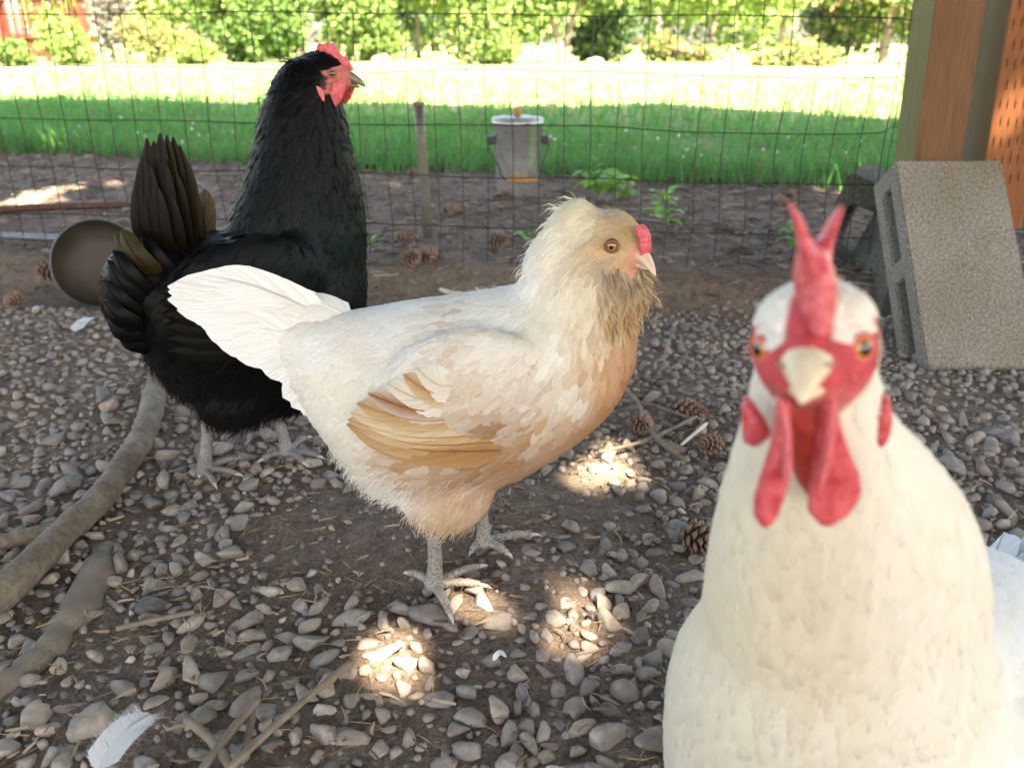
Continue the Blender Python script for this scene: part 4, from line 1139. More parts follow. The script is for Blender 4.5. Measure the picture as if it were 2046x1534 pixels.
def head_matrix(pos, fwd, up=Vector((0, 0, 1))):
    f = fwd.normalized(); l = up.cross(f).normalized(); u = f.cross(l)
    return Matrix(((f.x, l.x, u.x, pos.x), (f.y, l.y, u.y, pos.y), (f.z, l.z, u.z, pos.z), (0, 0, 0, 1)))
def skull(H, k, fluff=1.0):
    st = [(-.030, .006, .007, 0), (-.024, .014, .016, 0), (-.012, .0185, .0205, .001), (0, .0185, .0205, .001), (.010, .016, .017, 0), (.019, .0115, .0125, -.001), (.026, .0080, .009, -.002), (.030, .0045, .006, -.0025)]
    return loft([(H @ Vector((x * k, 0, dz * k)), H.to_3x3() @ Vector((0, w * k * fluff, 0)), H.to_3x3() @ Vector((0, 0, h * k * fluff))) for x, w, h, dz in st], 18)
def beak_vf(H, k, L=.022, hook=.007, w=.0072, open_=0.0, wide=1.0):
    R3 = H.to_3x3()
    up = []; 
    for t_ in np.linspace(0, 1, 9):
        x = .022 + L * t_; z = .0005 - hook * t_ ** 2.2; ww = w * wide * (1 - t_) ** .75 + .0009; hh = .0058 * (1 - t_) ** .6 + .0008
        up.append((H @ Vector((x * k, 0, z * k)), R3 @ Vector((0, ww * k, 0)), R3 @ Vector((0, 0, hh * k))))
    lo = []
    for t_ in np.linspace(0, 1, 7):
        x = .020 + L * .80 * t_; z = -.0065 - .0015 * t_; ww = w * wide * .85 * (1 - t_) ** .6 + .0007; hh = .0028 * (1 - t_) ** .5 + .0005
        lo.append((H @ Vector((x * k, 0, z * k)), R3 @ Vector((0, ww * k, 0)), R3 @ Vector((0, 0, hh * k))))
    return loft(up, 14), loft(lo, 12)
def add_eyes(hen, H, k, mat, lidmat, pos=(.0105, .0160, .0035), fwd=.35, r=.0046, upz=.0, sides=(-1, 1)):
    for s in sides:
        p = H @ Vector((pos[0] * k, s * pos[1] * k, pos[2] * k))
        ax = (H.to_3x3() @ Vector((fwd, s * 1.0, upz))).normalized()
        # eye mesh in its own frame: local +Y looks out
        V, F = sphere_vf(r * k); me = mesh_np('eye', V, F)
        o = obj('eye', me, mat, hen.root)
        q = ax.to_track_quat('Y', 'Z').to_matrix().to_4x4()
        o.matrix_basis = hen.Mi @ Matrix.Translation(p) @ q
        # lids
        P = []
        for a in np.linspace(0, 2 * math.pi, 25)[:-1]:
            P.append(Vector((math.cos(a) * r * k * .84, r * k * .60, math.sin(a) * r * k * .78)))
        P.append(P[0])
        V, F = tube(P, r * k * .21, 8, cap=False); me = mesh_np('eyelid', V, F)
        e = obj('eyelid', me, lidmat, hen.root); e.matrix_basis = o.matrix_basis.copy()
def slab(outline, thick, H, lat_off=0.0, voxel=.0011, it=4, curve=0.0):
    """flat fleshy piece: outline in head x-z (m), thick across; softened"""
    bm = bmesh.new()
    vs0 = [bm.verts.new((x, -thick / 2, z)) for x, z in outline]
    f = bm.faces.new(vs0); r_ = bmesh.ops.extrude_face_region(bm, geom=[f])
    for g in r_['geom']:
        if isinstance(g, bmesh.types.BMVert): g.co.y += thick
    bmesh.ops.triangulate(bm, faces=bm.faces); bmesh.ops.recalc_face_normals(bm, faces=bm.faces)
    V = np.array([v_.co[:] for v_ in bm.verts]); F = np.array([[v_.index for v_ in f_.verts] for f_ in bm.faces]); bm.free()
    if curve: V[:, 1] += curve * 0
    me = remesh([(V, [F])], voxel, it)
    me.transform(H @ Matrix.Translation((0, lat_off, 0)))
    return me
def leg(hen, hip, foot, toes, r_top, r_bot, mat, rt=.0045, spur=None):
    """hip, foot world points; toes: list of world tips"""
    pcs = []
    P = smooth_path([hip, hip.lerp(foot, .5) + hen.h * .003, foot], 5)
    pcs.append(tube(P, interp_list([r_top, r_bot * .92, r_bot * .95, r_bot * 1.25], len(P)), 14))
    pcs.append(ellipsoid(foot + Vector((0, 0, -.001)), hen.h * .010, hen.lat * .009, Vector((0, 0, .007))))
    for tp in toes:
        base = foot + Vector((0, 0, -.002)); d = tp - base
        mid1 = base + d * .35 + Vector((0, 0, .0035)); mid2 = base + d * .7 + Vector((0, 0, .003)); end = base + d * .92
        P = smooth_path([base, mid1, mid2, end], 5)
        rr = [q * (1 + .10 * math.sin(i * 2.1)) for i, q in enumerate(interp_list([rt * 1.25, rt * 1.0, rt * .92, rt * .72], len(P)))]
        pcs.append(tube(P, rr, 12))
    me = remesh(pcs, .0016, 3)
    o = hen.part('leg', me, mat)
    for tp in toes:
        base = foot; d = (tp - base); e0 = base + d * .87 + Vector((0, 0, -.0005)); e1 = base + d * 1.02 + Vector((0, 0, -.001)); e2 = base + d * 1.12 + Vector((0, 0, -.004))
        V, F = tube(smooth_path([e0, e1, e2], 4), interp_list([rt * .55, rt * .4, rt * .06], 9), 8)
        me = mesh_np('claw', V, F); me.transform(hen.Mi); obj('claw', me, M_CLAW, o)
    return o

def big_feather(hen, pts, nrm, W, col, tip=None, name='tail_feather', mat=None, rough=0.02, cup=.18, asym=1.0, edge=None, nrow=12):
    P = smooth_path(pts, 6); m = nrow
    idx = np.linspace(0, len(P) - 1, m)
    P = [P[int(i)].lerp(P[min(int(i) + 1, len(P) - 1)], i - int(i)) for i in idx]
    cs = np.array([-1, -.55, 0, .55, 1]); n5 = 5
    V = []; U = []; C = []
    fid = random.randrange(1, 800)
    col = np.array(col); tip = col if tip is None else np.array(tip); edge = None if edge is None else np.array(edge)
    for i, p in enumerate(P):
        s = i / (m - 1)
        tdir = (P[min(i + 1, m - 1)] - P[max(i - 1, 0)]).normalized()
        side = tdir.cross(nrm).normalized(); nn = side.cross(tdir)
        w = W * min(1.0, (.25 + 4.5 * s)) * (1 - max(0, (s - .62) / .38) ** 2.0 * .93)
        for c in cs:
            wa = w * (asym if c > 0 else 1.0)
            j = random.uniform(-1, 1) * rough * W
            V.append(p + side * (c * wa + j) - nn * (cup * W * c * c)); U.append((fid + .5 + .48 * c, s))
            cc = col * (1 - s) + tip * s
            if edge is not None: cc = cc * (1 - abs(c) ** 1.2 * .85) + edge * abs(c) ** 1.2 * .85
            C.append(cc)
    F = [[i * n5 + j, i * n5 + j + 1, (i + 1) * n5 + j + 1, (i + 1) * n5 + j] for i in range(m - 1) for j in range(4)]
    mb = MB(); mb.add(np.array([v[:] for v in V]), np.array(F), np.array(C), np.array(U))
    Vr, Fr = tube([p + nrm * .0006 for p in P], interp_list([W * .07, W * .012], m), 5)
    mb.add(Vr, Fr, col * .95, np.tile([fid + .5, .3], (len(Vr), 1)))
    return hen.part(name, mb.mesh(name), mat)

def sample_surface(me, n, seed):
    me.calc_loop_triangles()
    T = np.empty(len(me.loop_triangles) * 3, np.int32); me.loop_triangles.foreach_get('vertices', T); T = T.reshape(-1, 3)
    V = verts_np(me); N = norms_np(me)
    a, b, c = V[T[:, 0]], V[T[:, 1]], V[T[:, 2]]
    A = np.linalg.norm(np.cross(b - a, c - a), axis=1); r = np.random.default_rng(seed)
    i = r.choice(len(T), n, p=A / A.sum()); u = r.uniform(0, 1, (n, 2)); fl = u.sum(1) > 1; u[fl] = 1 - u[fl]
    w = np.stack([1 - u.sum(1), u[:, 0], u[:, 1]], 1)
    P = (V[T[i]] * w[:, :, None]).sum(1); Nn = (N[T[i]] * w[:, :, None]).sum(1); Nn /= np.linalg.norm(Nn, axis=1)[:, None] + 1e-9
    return P, Nn
class Field:
    """control points in the hen's own side (or front) plane: place, feather direction, length, width, colour, other colour, share"""
    def __init__(s, e1, rows, power=3.0):
        s.e1 = np.array(e1); s.p = power
        s.Q = np.array([[Vector(r[0]).dot(Vector(e1)), r[0].z] for r in rows])
        s.D = np.array([list(r[1].normalized()) for r in rows]); s.L = np.array([r[2] for r in rows]); s.W = np.array([r[3] for r in rows])
        s.C = np.array([r[4] for r in rows]); s.A = np.array([r[5] if r[5] is not None else r[4] for r in rows]); s.S = np.array([r[6] for r in rows])
    def at(s, P):
        q = np.stack([P @ s.e1, P[:, 2]], 1)
        d = ((q[:, None] - s.Q[None]) ** 2).sum(2) + 1e-6
        w = d ** (-s.p / 2); w /= w.sum(1)[:, None]
        return w @ s.D, w @ s.L, w @ s.W, w @ s.C, w @ s.A, w @ s.S
def plumage(hen, me, field, n, seed, mat, skip=None, spacing=.42, lift=(.0004, .0020), jit=.14, name='plumage', tipmix=.12, tipcol=None, side_flare=0.0):
    bvh = BVHTree.FromPolygons([v.co[:] for v in me.vertices], [p.vertices[:] for p in me.polygons])
    P, N = sample_surface(me, n, seed)
    D, L, W, C, A, S = field.at(P)
    r = np.random.default_rng(seed + 1)
    if skip is not None:
        m = ~skip(P); P, N, D, L, W, C, A, S = [q[m] for q in (P, N, D, L, W, C, A, S)]
    grid = {}; cell = .012; out = []
    for i in range(len(P)):
        rad = max(.0016, spacing * W[i]); p = P[i]; key = tuple((p // cell).astype(int)); ok = True
        rg = int(rad // cell) + 1
        for ax_ in range(-rg, rg + 1):
            for by in range(-rg, rg + 1):
                for cz in range(-rg, rg + 1):
                    for j in grid.get((key[0] + ax_, key[1] + by, key[2] + cz), ()):
                        if ((P[j] - p) ** 2).sum() < rad * rad: ok = False; break
                    if not ok: break
                if not ok: break
            if not ok: break
        if ok: grid.setdefault(key, []).append(i); out.append(i)
    rows = np.array([0, .22, .48, .74, .92, 1.0]); wid = np.array([.35, .85, 1, .86, .5, .12]); nr = len(rows)
    V = np.empty((len(out), nr, 3, 3)); U = np.empty((len(out), nr, 3, 2)); CC = np.empty((len(out), nr, 3, 3))
    for k, i in enumerate(out):
        n0 = Vector(N[i]); d = Vector(D[i]); d = d - n0 * d.dot(n0)
        if d.length < 1e-5: d = n0.orthogonal()
        d.normalize(); d = Quaternion(n0, r.normal(0, jit)) @ d
        l_ = L[i] * r.uniform(.78, 1.2); w_ = W[i] * .5 * r.uniform(.85, 1.15); p0 = Vector(P[i]); lf = r.uniform(*lift) * min(1.0, l_ / .03)
        col = C[i] * r.uniform(.96, 1.03)
        mm = min(1.0, max(0.0, r.normal(S[i], .17))) if S[i] > 0 else 0.0
        col = col * (1 - mm) + A[i] * mm
        prev = p0; dd = d
        for a in range(nr):
            if a:
                g = prev + dd * (l_ * (rows[a] - rows[a - 1]))
                loc, nn, _, _ = bvh.find_nearest(g)
                if loc is None: loc, nn = g, n0
                # follow the body but do not wrap sharply
                q = loc + nn * (.0006 + lf * rows[a] ** 1.5)
                dv = (q - prev)
                dd2 = dv.normalized() if dv.length > 1e-7 else dd
                dd = (dd * .35 + dd2 * .65).normalized()
                prev = q
            else:
                nn = n0; q = p0 + n0 * .0003
            sd_ = dd.cross(nn)
            sd_ = sd_.normalized() if sd_.length > 1e-6 else nn.orthogonal()
            for b, c in enumerate((-1, 0, 1)):
                x = q + sd_ * (c * w_ * wid[a]) - nn * (abs(c) * w_ * .16)
                V[k, a, b] = x[:]; U[k, a, b] = (k % 900 + .5 + .48 * c, rows[a])
                cc = col if tipcol is None else col * (1 - tipmix * rows[a]) + np.array(tipcol) * tipmix * rows[a]
                CC[k, a, b] = cc * (1.0 - .0 * abs(c))
    nv = nr * 3
    base = np.arange(len(out))[:, None, None] * nv
    q = np.array([[a * 3 + b, a * 3 + b + 1, (a + 1) * 3 + b + 1, (a + 1) * 3 + b] for a in range(nr - 1) for b in range(2)])[None]
    F = (base + q).reshape(-1, 4)
    m2 = mesh_np(name, V.reshape(-1, 3), [F], True, CC.reshape(-1, 3), U.reshape(-1, 2))
    return hen.part(name, m2, mat, kind='stuff'), bvh
def fluff(hen, me, field, n, seed, mat, sel, Lr=(.010, .025), w=.00035, out=.5, name='down', dark=1.0, colj=.1):
    P, N = sample_surface(me, n * 3, seed)
    m = sel(P); P, N = P[m][:n], N[m][:n]; n = len(P)
    if n == 0: return
    r = np.random.default_rng(seed); D, L, W, C, A, S = field.at(P)
    D = D - N * (D * N).sum(1)[:, None]; D /= np.linalg.norm(D, axis=1)[:, None] + 1e-6
    D = D + r.normal(0, .25, (n, 3)); l_ = r.uniform(Lr[0], Lr[1], n)[:, None]
    a = P + N * .0005; d1 = D * (1 - out) + N * out; d1 /= np.linalg.norm(d1, axis=1)[:, None]
    b = a + d1 * l_ * .5; d2 = D * (1 - out * .5) + N * out * .4; d2[:, 2] -= .25; d2 /= np.linalg.norm(d2, axis=1)[:, None]; c = b + d2 * l_ * .5
    sdv = np.cross(d1, N + r.normal(0, .6, (n, 3))); sdv /= np.linalg.norm(sdv, axis=1)[:, None] + 1e-6; sdv *= w
    V = np.stack([a - sdv, a + sdv, b - sdv * .8, b + sdv * .8, c], 1).reshape(-1, 3); i = np.arange(n)[:, None] * 5
    pick = (r.uniform(0, 1, n) < S)[:, None]
    cc = np.where(pick, A, C) * r.uniform(1 - colj, 1 + colj, n)[:, None] * dark
    m2 = mesh_np(name, V, [i + [[0, 1, 3, 2]], i + [[2, 3, 4]]], True, np.repeat(cc, 5, 0))
    hen.part(name, m2, mat, kind='stuff')

# ---------------------------------------------------------------- buff and white hen, side on
WH, CRM, TAN, ORG, PNK, LTAN = (.82, .805, .76), (.76, .65, .47), (.34, .135, .036), (.36, .115, .02), (.62, .36, .22), (.44, .225, .085)
A = Hen('white and buff bearded hen standing side on in front of the black hen', 915, 1124, R(-5))
pcs = []
body = [(520, 628, 690, .012), (560, 632, 735, .022), (600, 634, 790, .034), (650, 630, 850, .050), (700, 626, 915, .064), (760, 616, 975, .077), (830, 604, 995, .086), (900, 596, 990, .090), (970, 586, 962, .090),
        (1040, 575, 940, .088), (1110, 566, 900, .082), (1170, 575, 858, .070), (1220, 602, 812, .054), (1252, 640, 760, .034), (1268, 670, 725, .012)]
pcs.append(loft([A.col_ring(*b) for b in body], 26))
neck = [(700, 1010, 1265, .062), (650, 1020, 1275, .058), (600, 1032, 1272, .052), (550, 1045, 1262, .045), (500, 1062, 1255, .039), (455, 1090, 1245, .033), (425, 1120, 1235, .024)]
pcs.append(loft([A.row_ring(*q) for q in neck], 24))
hp = A.mp(1232, 486); hp = hp + A.lat * -.006
fwd = Vector((math.cos(R(-53)), math.sin(R(-53)), -.12))
HA = head_matrix(hp, fwd)
KA = 1.12
pcs.append(skull(HA, KA, 1.22))
e_ = A.mp(1180, 400) - A.mp(1120, 500)
pcs.append(ellipsoid(A.mp(1134, 462, -.004), e_ * .62, A.lat * .026, e_.normalized().cross(A.lat) * .019))
pcs.append(ellipsoid(A.mp(1096, 520, -.004), e_ * .6, A.lat * .034, e_.normalized().cross(A.lat) * .020))
# beard and muffs
pcs.append(ellipsoid(HA @ Vector((.018, 0, -.034)) , HA.to_3x3() @ Vector((.018, 0, 0)), HA.to_3x3() @ Vector((0, .026, 0)), Vector((0, 0, .021))))
for s in (-1, 1):
    pcs.append(ellipsoid(HA @ Vector((-.004, s * .016, -.014)), HA.to_3x3() @ Vector((.018, 0, 0)), HA.to_3x3() @ Vector((0, .010, 0)), Vector((0, 0, .016))))
for s in (-1, 1):      # folded wings
    c0, c1 = A.mp(1090, 730, s * .074), A.mp(760, 830, s * .070)
    e1 = (c1 - c0) / 2; up = Vector((0, 0, 1)); up = (up - e1.normalized() * up.dot(e1.normalized())).normalized()
    pcs.append(ellipsoid((c0 + c1) / 2, e1, A.lat * .026, up * .054))
    pcs.append(ellipsoid(A.mp(890, 985, s * .045), A.h * .045, A.lat * .03, Vector((0, 0, .04))))       # thigh
meA = remesh(pcs, .0045, 10)
RA = HA.inverted()
def headloc(H, P): 
    Hi = np.array(H.inverted()); return P @ Hi[:3, :3].T + Hi[:3, 3]
def A_rows():
    S = lambda px, py, dx, dy, L, W, c, alt=None, sh=0.0: (A.mp(px, py), A.mp(px + dx * 40, py + dy * 40) - A.mp(px, py), L, W, c, alt, sh)
    hd = (.50, .36, .19)
    return [S(1240, 412, -1, .15, .014, .006, (.54, .45, .30), (.44, .33, .19), .3), S(1280, 445, -.8, .6, .010, .005, (.42, .29, .14), (.5, .4, .26), .3), S(1206, 470, -1, .3, .014, .006, (.38, .25, .115), (.5, .38, .24), .25), S(1240, 450, -1, .3, .012, .005, (.40, .26, .12), (.5, .38, .24), .25), S(1215, 515, -1, .4, .012, .005, (.46, .31, .17), (.42, .35, .28), .4), S(1180, 430, -.8, .5, .022, .008, (.70, .62, .45)),
            S(1130, 440, -.6, 1, .03, .010, (.78, .73, .60)), S(1080, 500, -.6, 1, .034, .012, WH), S(1130, 540, -.4, 1, .034, .012, (.78, .73, .60)), S(1180, 540, -.2, 1, .028, .010, (.76, .68, .52), (.6, .45, .26), .2),
            S(1120, 620, -.4, 1, .042, .013, WH, CRM, .2), S(1050, 590, -.7, .8, .04, .013, WH), S(1200, 610, -.1, 1, .03, .011, CRM, ORG, .3), S(1265, 620, -.05, 1, .028, .010, (.42, .18, .05), LTAN, .3),
            S(1262, 690, -.25, 1, .030, .013, ORG), S(1236, 650, -.15, 1, .03, .012, (.46, .19, .055), PNK, .2), S(1246, 740, -.35, 1, .032, .015, (.44, .175, .05)), S(1192, 660, -.2, 1, .034, .012, (.70, .50, .32), ORG, .3), S(1180, 800, -.7, .8, .032, .016, (.52, .25, .10), PNK, .3), S(1225, 700, -.3, 1, .032, .013, (.52, .24, .08), PNK, .3), S(1215, 780, -.5, 1, .032, .016, (.54, .26, .10)), S(1150, 850, -.9, .6, .034, .018, PNK, LTAN, .2), S(1160, 700, -.4, 1, .034, .013, (.76, .66, .52), WH, .35),
            S(1090, 680, -.8, .7, .03, .015, WH, LTAN, .35), S(960, 640, -1, .3, .036, .017, WH, LTAN, .25), S(1090, 770, -.9, .6, .03, .016, (.42, .21, .08), WH, .18), S(1040, 760, -1, .5, .032, .017, (.38, .185, .07), WH, .2), S(940, 740, -1, .5, .038, .019, WH, TAN, .32), S(1005, 700, -1, .5, .032, .016, (.58, .38, .21), WH, .35), S(1070, 830, -.9, .5, .03, .016, (.42, .205, .075), PNK, .2), S(980, 795, -1, .5, .034, .017, (.46, .25, .10), WH, .3), S(1120, 760, -.8, .7, .03, .015, (.56, .34, .17), WH, .3),
            S(1010, 850, -1, .3, .036, .017, (.40, .20, .075), WH, .18), S(900, 830, -1, .35, .038, .017, LTAN, WH, .2), S(850, 610, -1, .1, .042, .018, WH), S(720, 650, -1, .3, .046, .018, WH), S(700, 760, -1, .4, .045, .018, (.80, .76, .66), WH, .3), S(770, 720, -1, .4, .045, .019, (.79, .72, .60), WH, .4),
            S(820, 920, -.8, .6, .036, .018, WH), S(960, 940, -.8, .5, .034, .018, PNK, CRM, .3), S(1060, 900, -.9, .4, .034, .018, PNK, LTAN, .15), S(880, 990, -.5, .9, .03, .015, (.78, .66, .46), PNK, .3), S(720, 930, -.6, .9, .034, .015, (.78, .75, .66)), S(620, 700, -1, .2, .05, .02, WH)]
fA = Field(A.h, A_rows())
VA = verts_np(meA); cA = fA.at(VA)[3]
hl = headloc(HA, VA) / KA
skinf = (hl[:, 0] > .0225) & (np.abs(hl[:, 1]) < .02) & (hl[:, 2] > -.016) & (hl[:, 2] < .010)
cA[skinf] = (.56, .27, .18)
cheek = (hl[:, 0] > .002) & (hl[:, 2] < .002) & (hl[:, 2] > -.013) & (np.abs(hl[:, 1]) > .006) & ~skinf & (hl[:, 0] < .03)
cA[cheek] = (.50, .33, .19)
set_col(meA, cA)
sk = lambda P: (lambda q: (q[:, 0] > .012) & (np.abs(q[:, 1]) < .0085) & (q[:, 2] > 0) | (q[:, 0] > .0165) & (np.abs(q[:, 1]) < .022) & (q[:, 2] > -.015) & (q[:, 2] < .012) | ((np.abs(q[:, 0] - .0105) < .006) & (np.abs(q[:, 2] - .0035) < .006) & (np.abs(q[:, 1]) > .008)))(headloc(HA, P) / KA)
A_plum, bvhA = plumage(A, meA, fA, 30000, 301, M_PLUM_W, sk, .32, tipcol=(.82, .79, .73), tipmix=.12)
# down on belly, vent, thighs, nape
def selA(P):
    q = np.array([A.h]) @ P.T; x0 = A.mp(640, 900).dot(A.h); x1 = A.mp(960, 900).dot(A.h); zt = A.mp(800, 870).z
    return (P[:, 2] < zt) & (q[0] < x1)
fluff(A, meA, fA, 4200, 303, M_FLUFF, selA, (.010, .020), .0003, .38)
nz0 = A.mp(1000, 600).z
fluff(A, meA, fA, 1200, 304, M_FLUFF, lambda P: (P[:, 2] > nz0) & ~sk(P), (.008, .018), .00028, .30)
napx = A.mp(1150, 500).dot(A.h)
fluff(A, meA, fA, 1300, 307, M_FLUFF, lambda P: (P[:, 2] > A.mp(1060, 560).z) & (P @ np.array(A.h) < napx), (.012, .026), .0005, .42, 'nape_ruffle')
beard = lambda P: (lambda q: (q[:, 2] < -.009) & (q[:, 0] > -.012 + np.maximum(0, -q[:, 2] - .016) * .75) & (q[:, 2] > -.054) & (np.abs(q[:, 1]) < .032))(headloc(HA, P) / KA)
bd = Field(A.h, [(HA @ Vector((.01, 0, -.02)), Vector((0, 0, -1)) + A.h * .1, .02, .004, (.47, .33, .18), (.30, .25, .21), .35), (HA @ Vector((-.012, 0, -.012)), Vector((-.4, 0, -1)), .02, .004, (.62, .47, .30), (.33, .28, .25), .45), (HA @ Vector((.012, 0, -.05)), Vector((0, 0, -1)), .02, .004, (.52, .34, .16), (.6, .48, .3), .3)])
fluff(A, meA, bd, 4200, 305, M_FLUFF, beard, (.012, .026), .0006, .42, 'beard', .85, .4)
plumage(A, meA, bd, 5000, 306, M_PLUM_W, lambda P: ~beard(P), .75, (.003, .008), .3, 'beard_feathers')
A.part('body', meA, M_BODY)
# tail
outl = [(402, 546), (372, 552), (345, 564), (334, 578), (338, 594), (348, 610), (362, 626), (380, 642), (404, 658), (430, 676), (460, 694), (492, 714), (520, 738), (542, 766), (562, 796), (584, 828)]
for k in range(30):
    u_ = k / 29 * (len(outl) - 1); i0 = min(int(u_), len(outl) - 2); fr_ = u_ - i0
    tx = outl[i0][0] * (1 - fr_) + outl[i0 + 1][0] * fr_ + random.uniform(-8, 26); ty = outl[i0][1] * (1 - fr_) + outl[i0 + 1][1] * fr_ + random.uniform(-2, 3)
    bx_, by_ = 648 + 14 * k / 29, 632 + 112 * k / 29; off = -.004 - .028 * k / 29
    a, b = A.mp(bx_, by_, off * .5), A.mp(tx, ty, off - .004)
    mid = a.lerp(b, .5) + Vector((0, 0, .009 if k < 16 else .003)) - A.lat * .006
    n_ = (-A.lat + Vector((0, 0, .45 + random.uniform(-.4, .4))) + A.h * random.uniform(-.25, .25)).normalized()
    big_feather(A, [a, mid, b], n_, .0155, (.80, .79, .76), (.83, .82, .80), 'tail_feather', M_PLUM_W, cup=.1)
    if k % 3 == 0 and k < 20:
        a2, b2 = A.mp(bx_, by_, -off * .5 + .006), A.mp(tx + 14, ty + 4, -off + .010)
        big_feather(A, [a2, a2.lerp(b2, .5) + Vector((0, 0, .006)) + A.lat * .006, b2], (A.lat + Vector((0, 0, .45))).normalized(), .018, (.76, .75, .72), None, 'tail_feather', M_PLUM_W)
for (tx, ty, bx_, by_) in ((470, 564, 660, 632), (530, 586, 672, 634), (585, 606, 700, 636), (560, 600, 690, 640)):
    a, b = A.mp(bx_, by_, 0), A.mp(tx, ty, -.003)
    big_feather(A, [a, a.lerp(b, .5) + Vector((0, 0, .006)), b], (-A.lat * .5 + Vector((0, 0, .9))).normalized(), .017, WH, None, 'tail_covert', M_PLUM_W)
# folded flight feathers (near side visible, far side mirrored)
for s in (-1, 1):
    for k, (tx, ty, bx_, by_, col_, ed) in enumerate(((700, 856, 1000, 900, (.40, .19, .07), (.50, .30, .14)), (692, 848, 985, 885, (.46, .25, .105), (.58, .40, .22)), (694, 838, 975, 868, (.54, .34, .17), (.66, .50, .32)), (700, 824, 965, 850, (.62, .46, .28), CRM), (712, 806, 955, 832, (.48, .28, .125), (.66, .52, .35)),
                                                    (735, 786, 945, 812, TAN, WH), (770, 765, 938, 795, (.70, .60, .45), WH), (805, 748, 930, 780, (.50, .27, .11), CRM), (830, 735, 935, 765, (.72, .64, .52), WH))):
        o1, o2 = s * (.090 - k * .0006), s * (.087 + k * .0005)
        a, b = A.mp(bx_, by_, o1), A.mp(tx, ty, o2)
        n_ = (A.lat * s + Vector((0, 0, .25))).normalized()
        big_feather(A, [a, a.lerp(b, .5) + A.lat * s * .0125 + Vector((0, 0, -.004)), b], n_, .0145, col_, col_, 'flight_feather', M_PLUM_W, edge=ed, cup=.25)
# ruffled nape: long loose strands standing off the back of the neck
# face
ub, lb = beak_vf(HA, KA, .022, .011, .0074)
V, F = ub; o = A.part('beak', mesh_np('beak', V, F), M_BEAKP)
V, F = lb; me = mesh_np('lower_mandible', V, F); me.transform(A.Mi); obj('lower_mandible', me, M_BEAKP, o)
add_eyes(A, HA, KA, m_eye('orange_eye', (.42, .16, .035), (.30, .10, .03)), m_skin('buff_lid', (.14, .06, .035), (.22, .10, .06), 400), (.0120, .0172, .0055), .95, .0054)
R3 = HA.to_3x3()
pc_ = [loft([(HA @ (Vector((x, y, z)) * KA), R3 @ Vector((0, w * KA, 0)), R3 @ (Vector((.88, 0, .47)) * h * KA)) for x, y, z, w, h in ((.0305, yo, .001, .0020, .002), (.0302, yo, .006, .0024, .0026), (.0282, yo, .0125, .0026, .003), (.0245, yo, .0180, .0023, .0028), (.0205, yo, .0215, .0016, .002))], 10) for yo in (-.0032, 0, .0032)]
A.part('comb', remesh(pc_, .0009, 3), M_RED)
V, F = ellipsoid(HA @ (Vector((.021, 0, -.004)) * KA), R3 @ Vector((.005, 0, 0)), R3 @ Vector((0, .0092, 0)), R3 @ Vector((0, 0, .0055)))
A.part('face_skin', mesh_np('face_skin', V, F), m_skin('pink_face', (.55, .20, .16), (.64, .30, .24), 300))
for s in (-1, 1):
    V, F = ellipsoid(HA @ (Vector((.0285, s * .0052, .0008)) * KA), R3 @ Vector((.0016, 0, 0)), R3 @ Vector((0, .0006, 0)), R3 @ Vector((0, 0, .0009)))
    A.part('nostril', mesh_np('nostril', V, F), m_horn('nostril_dark', (.05, .015, .01), (.07, .02, .015)))
# legs
f1 = gpt(868, 1166, .010); h1 = ypt(856, 1010, f1.y); f2 = gpt(966, 1082, .010); h2 = ypt(948, 980, f2.y)
leg(A, h1, f1, [gpt(970, 1168, .007), gpt(902, 1232, .007), gpt(812, 1142, .012), gpt(965, 1128, .007)], .0085, .0074, M_LEGB)
leg(A, h2, f2, [gpt(1070, 1066, .007), gpt(1018, 1106, .007), gpt(940, 1102, .006), gpt(978, 1050, .010)], .0085, .0072, M_LEGB)

# ---------------------------------------------------------------- black hen, turned a little away
BK, GRN, BRN = (.0020, .0019, .0020), (.002, .009, .0078), (.050, .034, .016)
B = Hen('tall black hen with red face and upright brown tail behind the buff hen', 488, 926, R(33))
pcs = []
body = [(206, 545, 625, .014), (220, 520, 640, .032), (262, 480, 660, .056), (300, 478, 730, .076), (350, 480, 785, .088), (420, 470, 812, .092), (490, 455, 825, .092), (560, 440, 825, .090), (620, 430, 800, .082), (670, 440, 740, .064), (704, 470, 670, .040), (722, 510, 610, .014)]
pcs.append(loft([B.col_ring(*b) for b in body], 26))
neck = [(520, 455, 722, .070), (450, 462, 724, .068), (390, 484, 715, .062), (330, 503, 703, .055), (280, 514, 693, .049), (230, 524, 684, .043), (180, 540, 676, .036), (140, 560, 665, .028), (118, 580, 648, .016)]
pcs.append(loft([B.row_ring(*q) for q in neck], 24))
hpB = B.mp(652, 150) + Vector((0, -.004, 0))
HB = head_matrix(hpB, Vector((1, -.04, -.10)))
dB = (hpB.y * CP + (CAMZ - hpB.z) * SP) / FPX      # metres per photo pixel at the head
KB = 1.13
pcs.append(skull(HB, KB, 1.08))
for s in (-1, 1):
    c0, c1 = B.mp(650, 540, s * .074), B.mp(330, 610, s * .070)
    e1 = (c1 - c0) / 2; up = Vector((0, 0, 1)); up = (up - e1.normalized() * up.dot(e1.normalized())).normalized()
    pcs.append(ellipsoid((c0 + c1) / 2, e1, B.lat * .020, up * .058))
    pcs.append(ellipsoid(B.mp(480, 800, s * .045), B.h * .05, B.lat * .03, Vector((0, 0, .035))))
meB = remesh(pcs, .0048, 10)
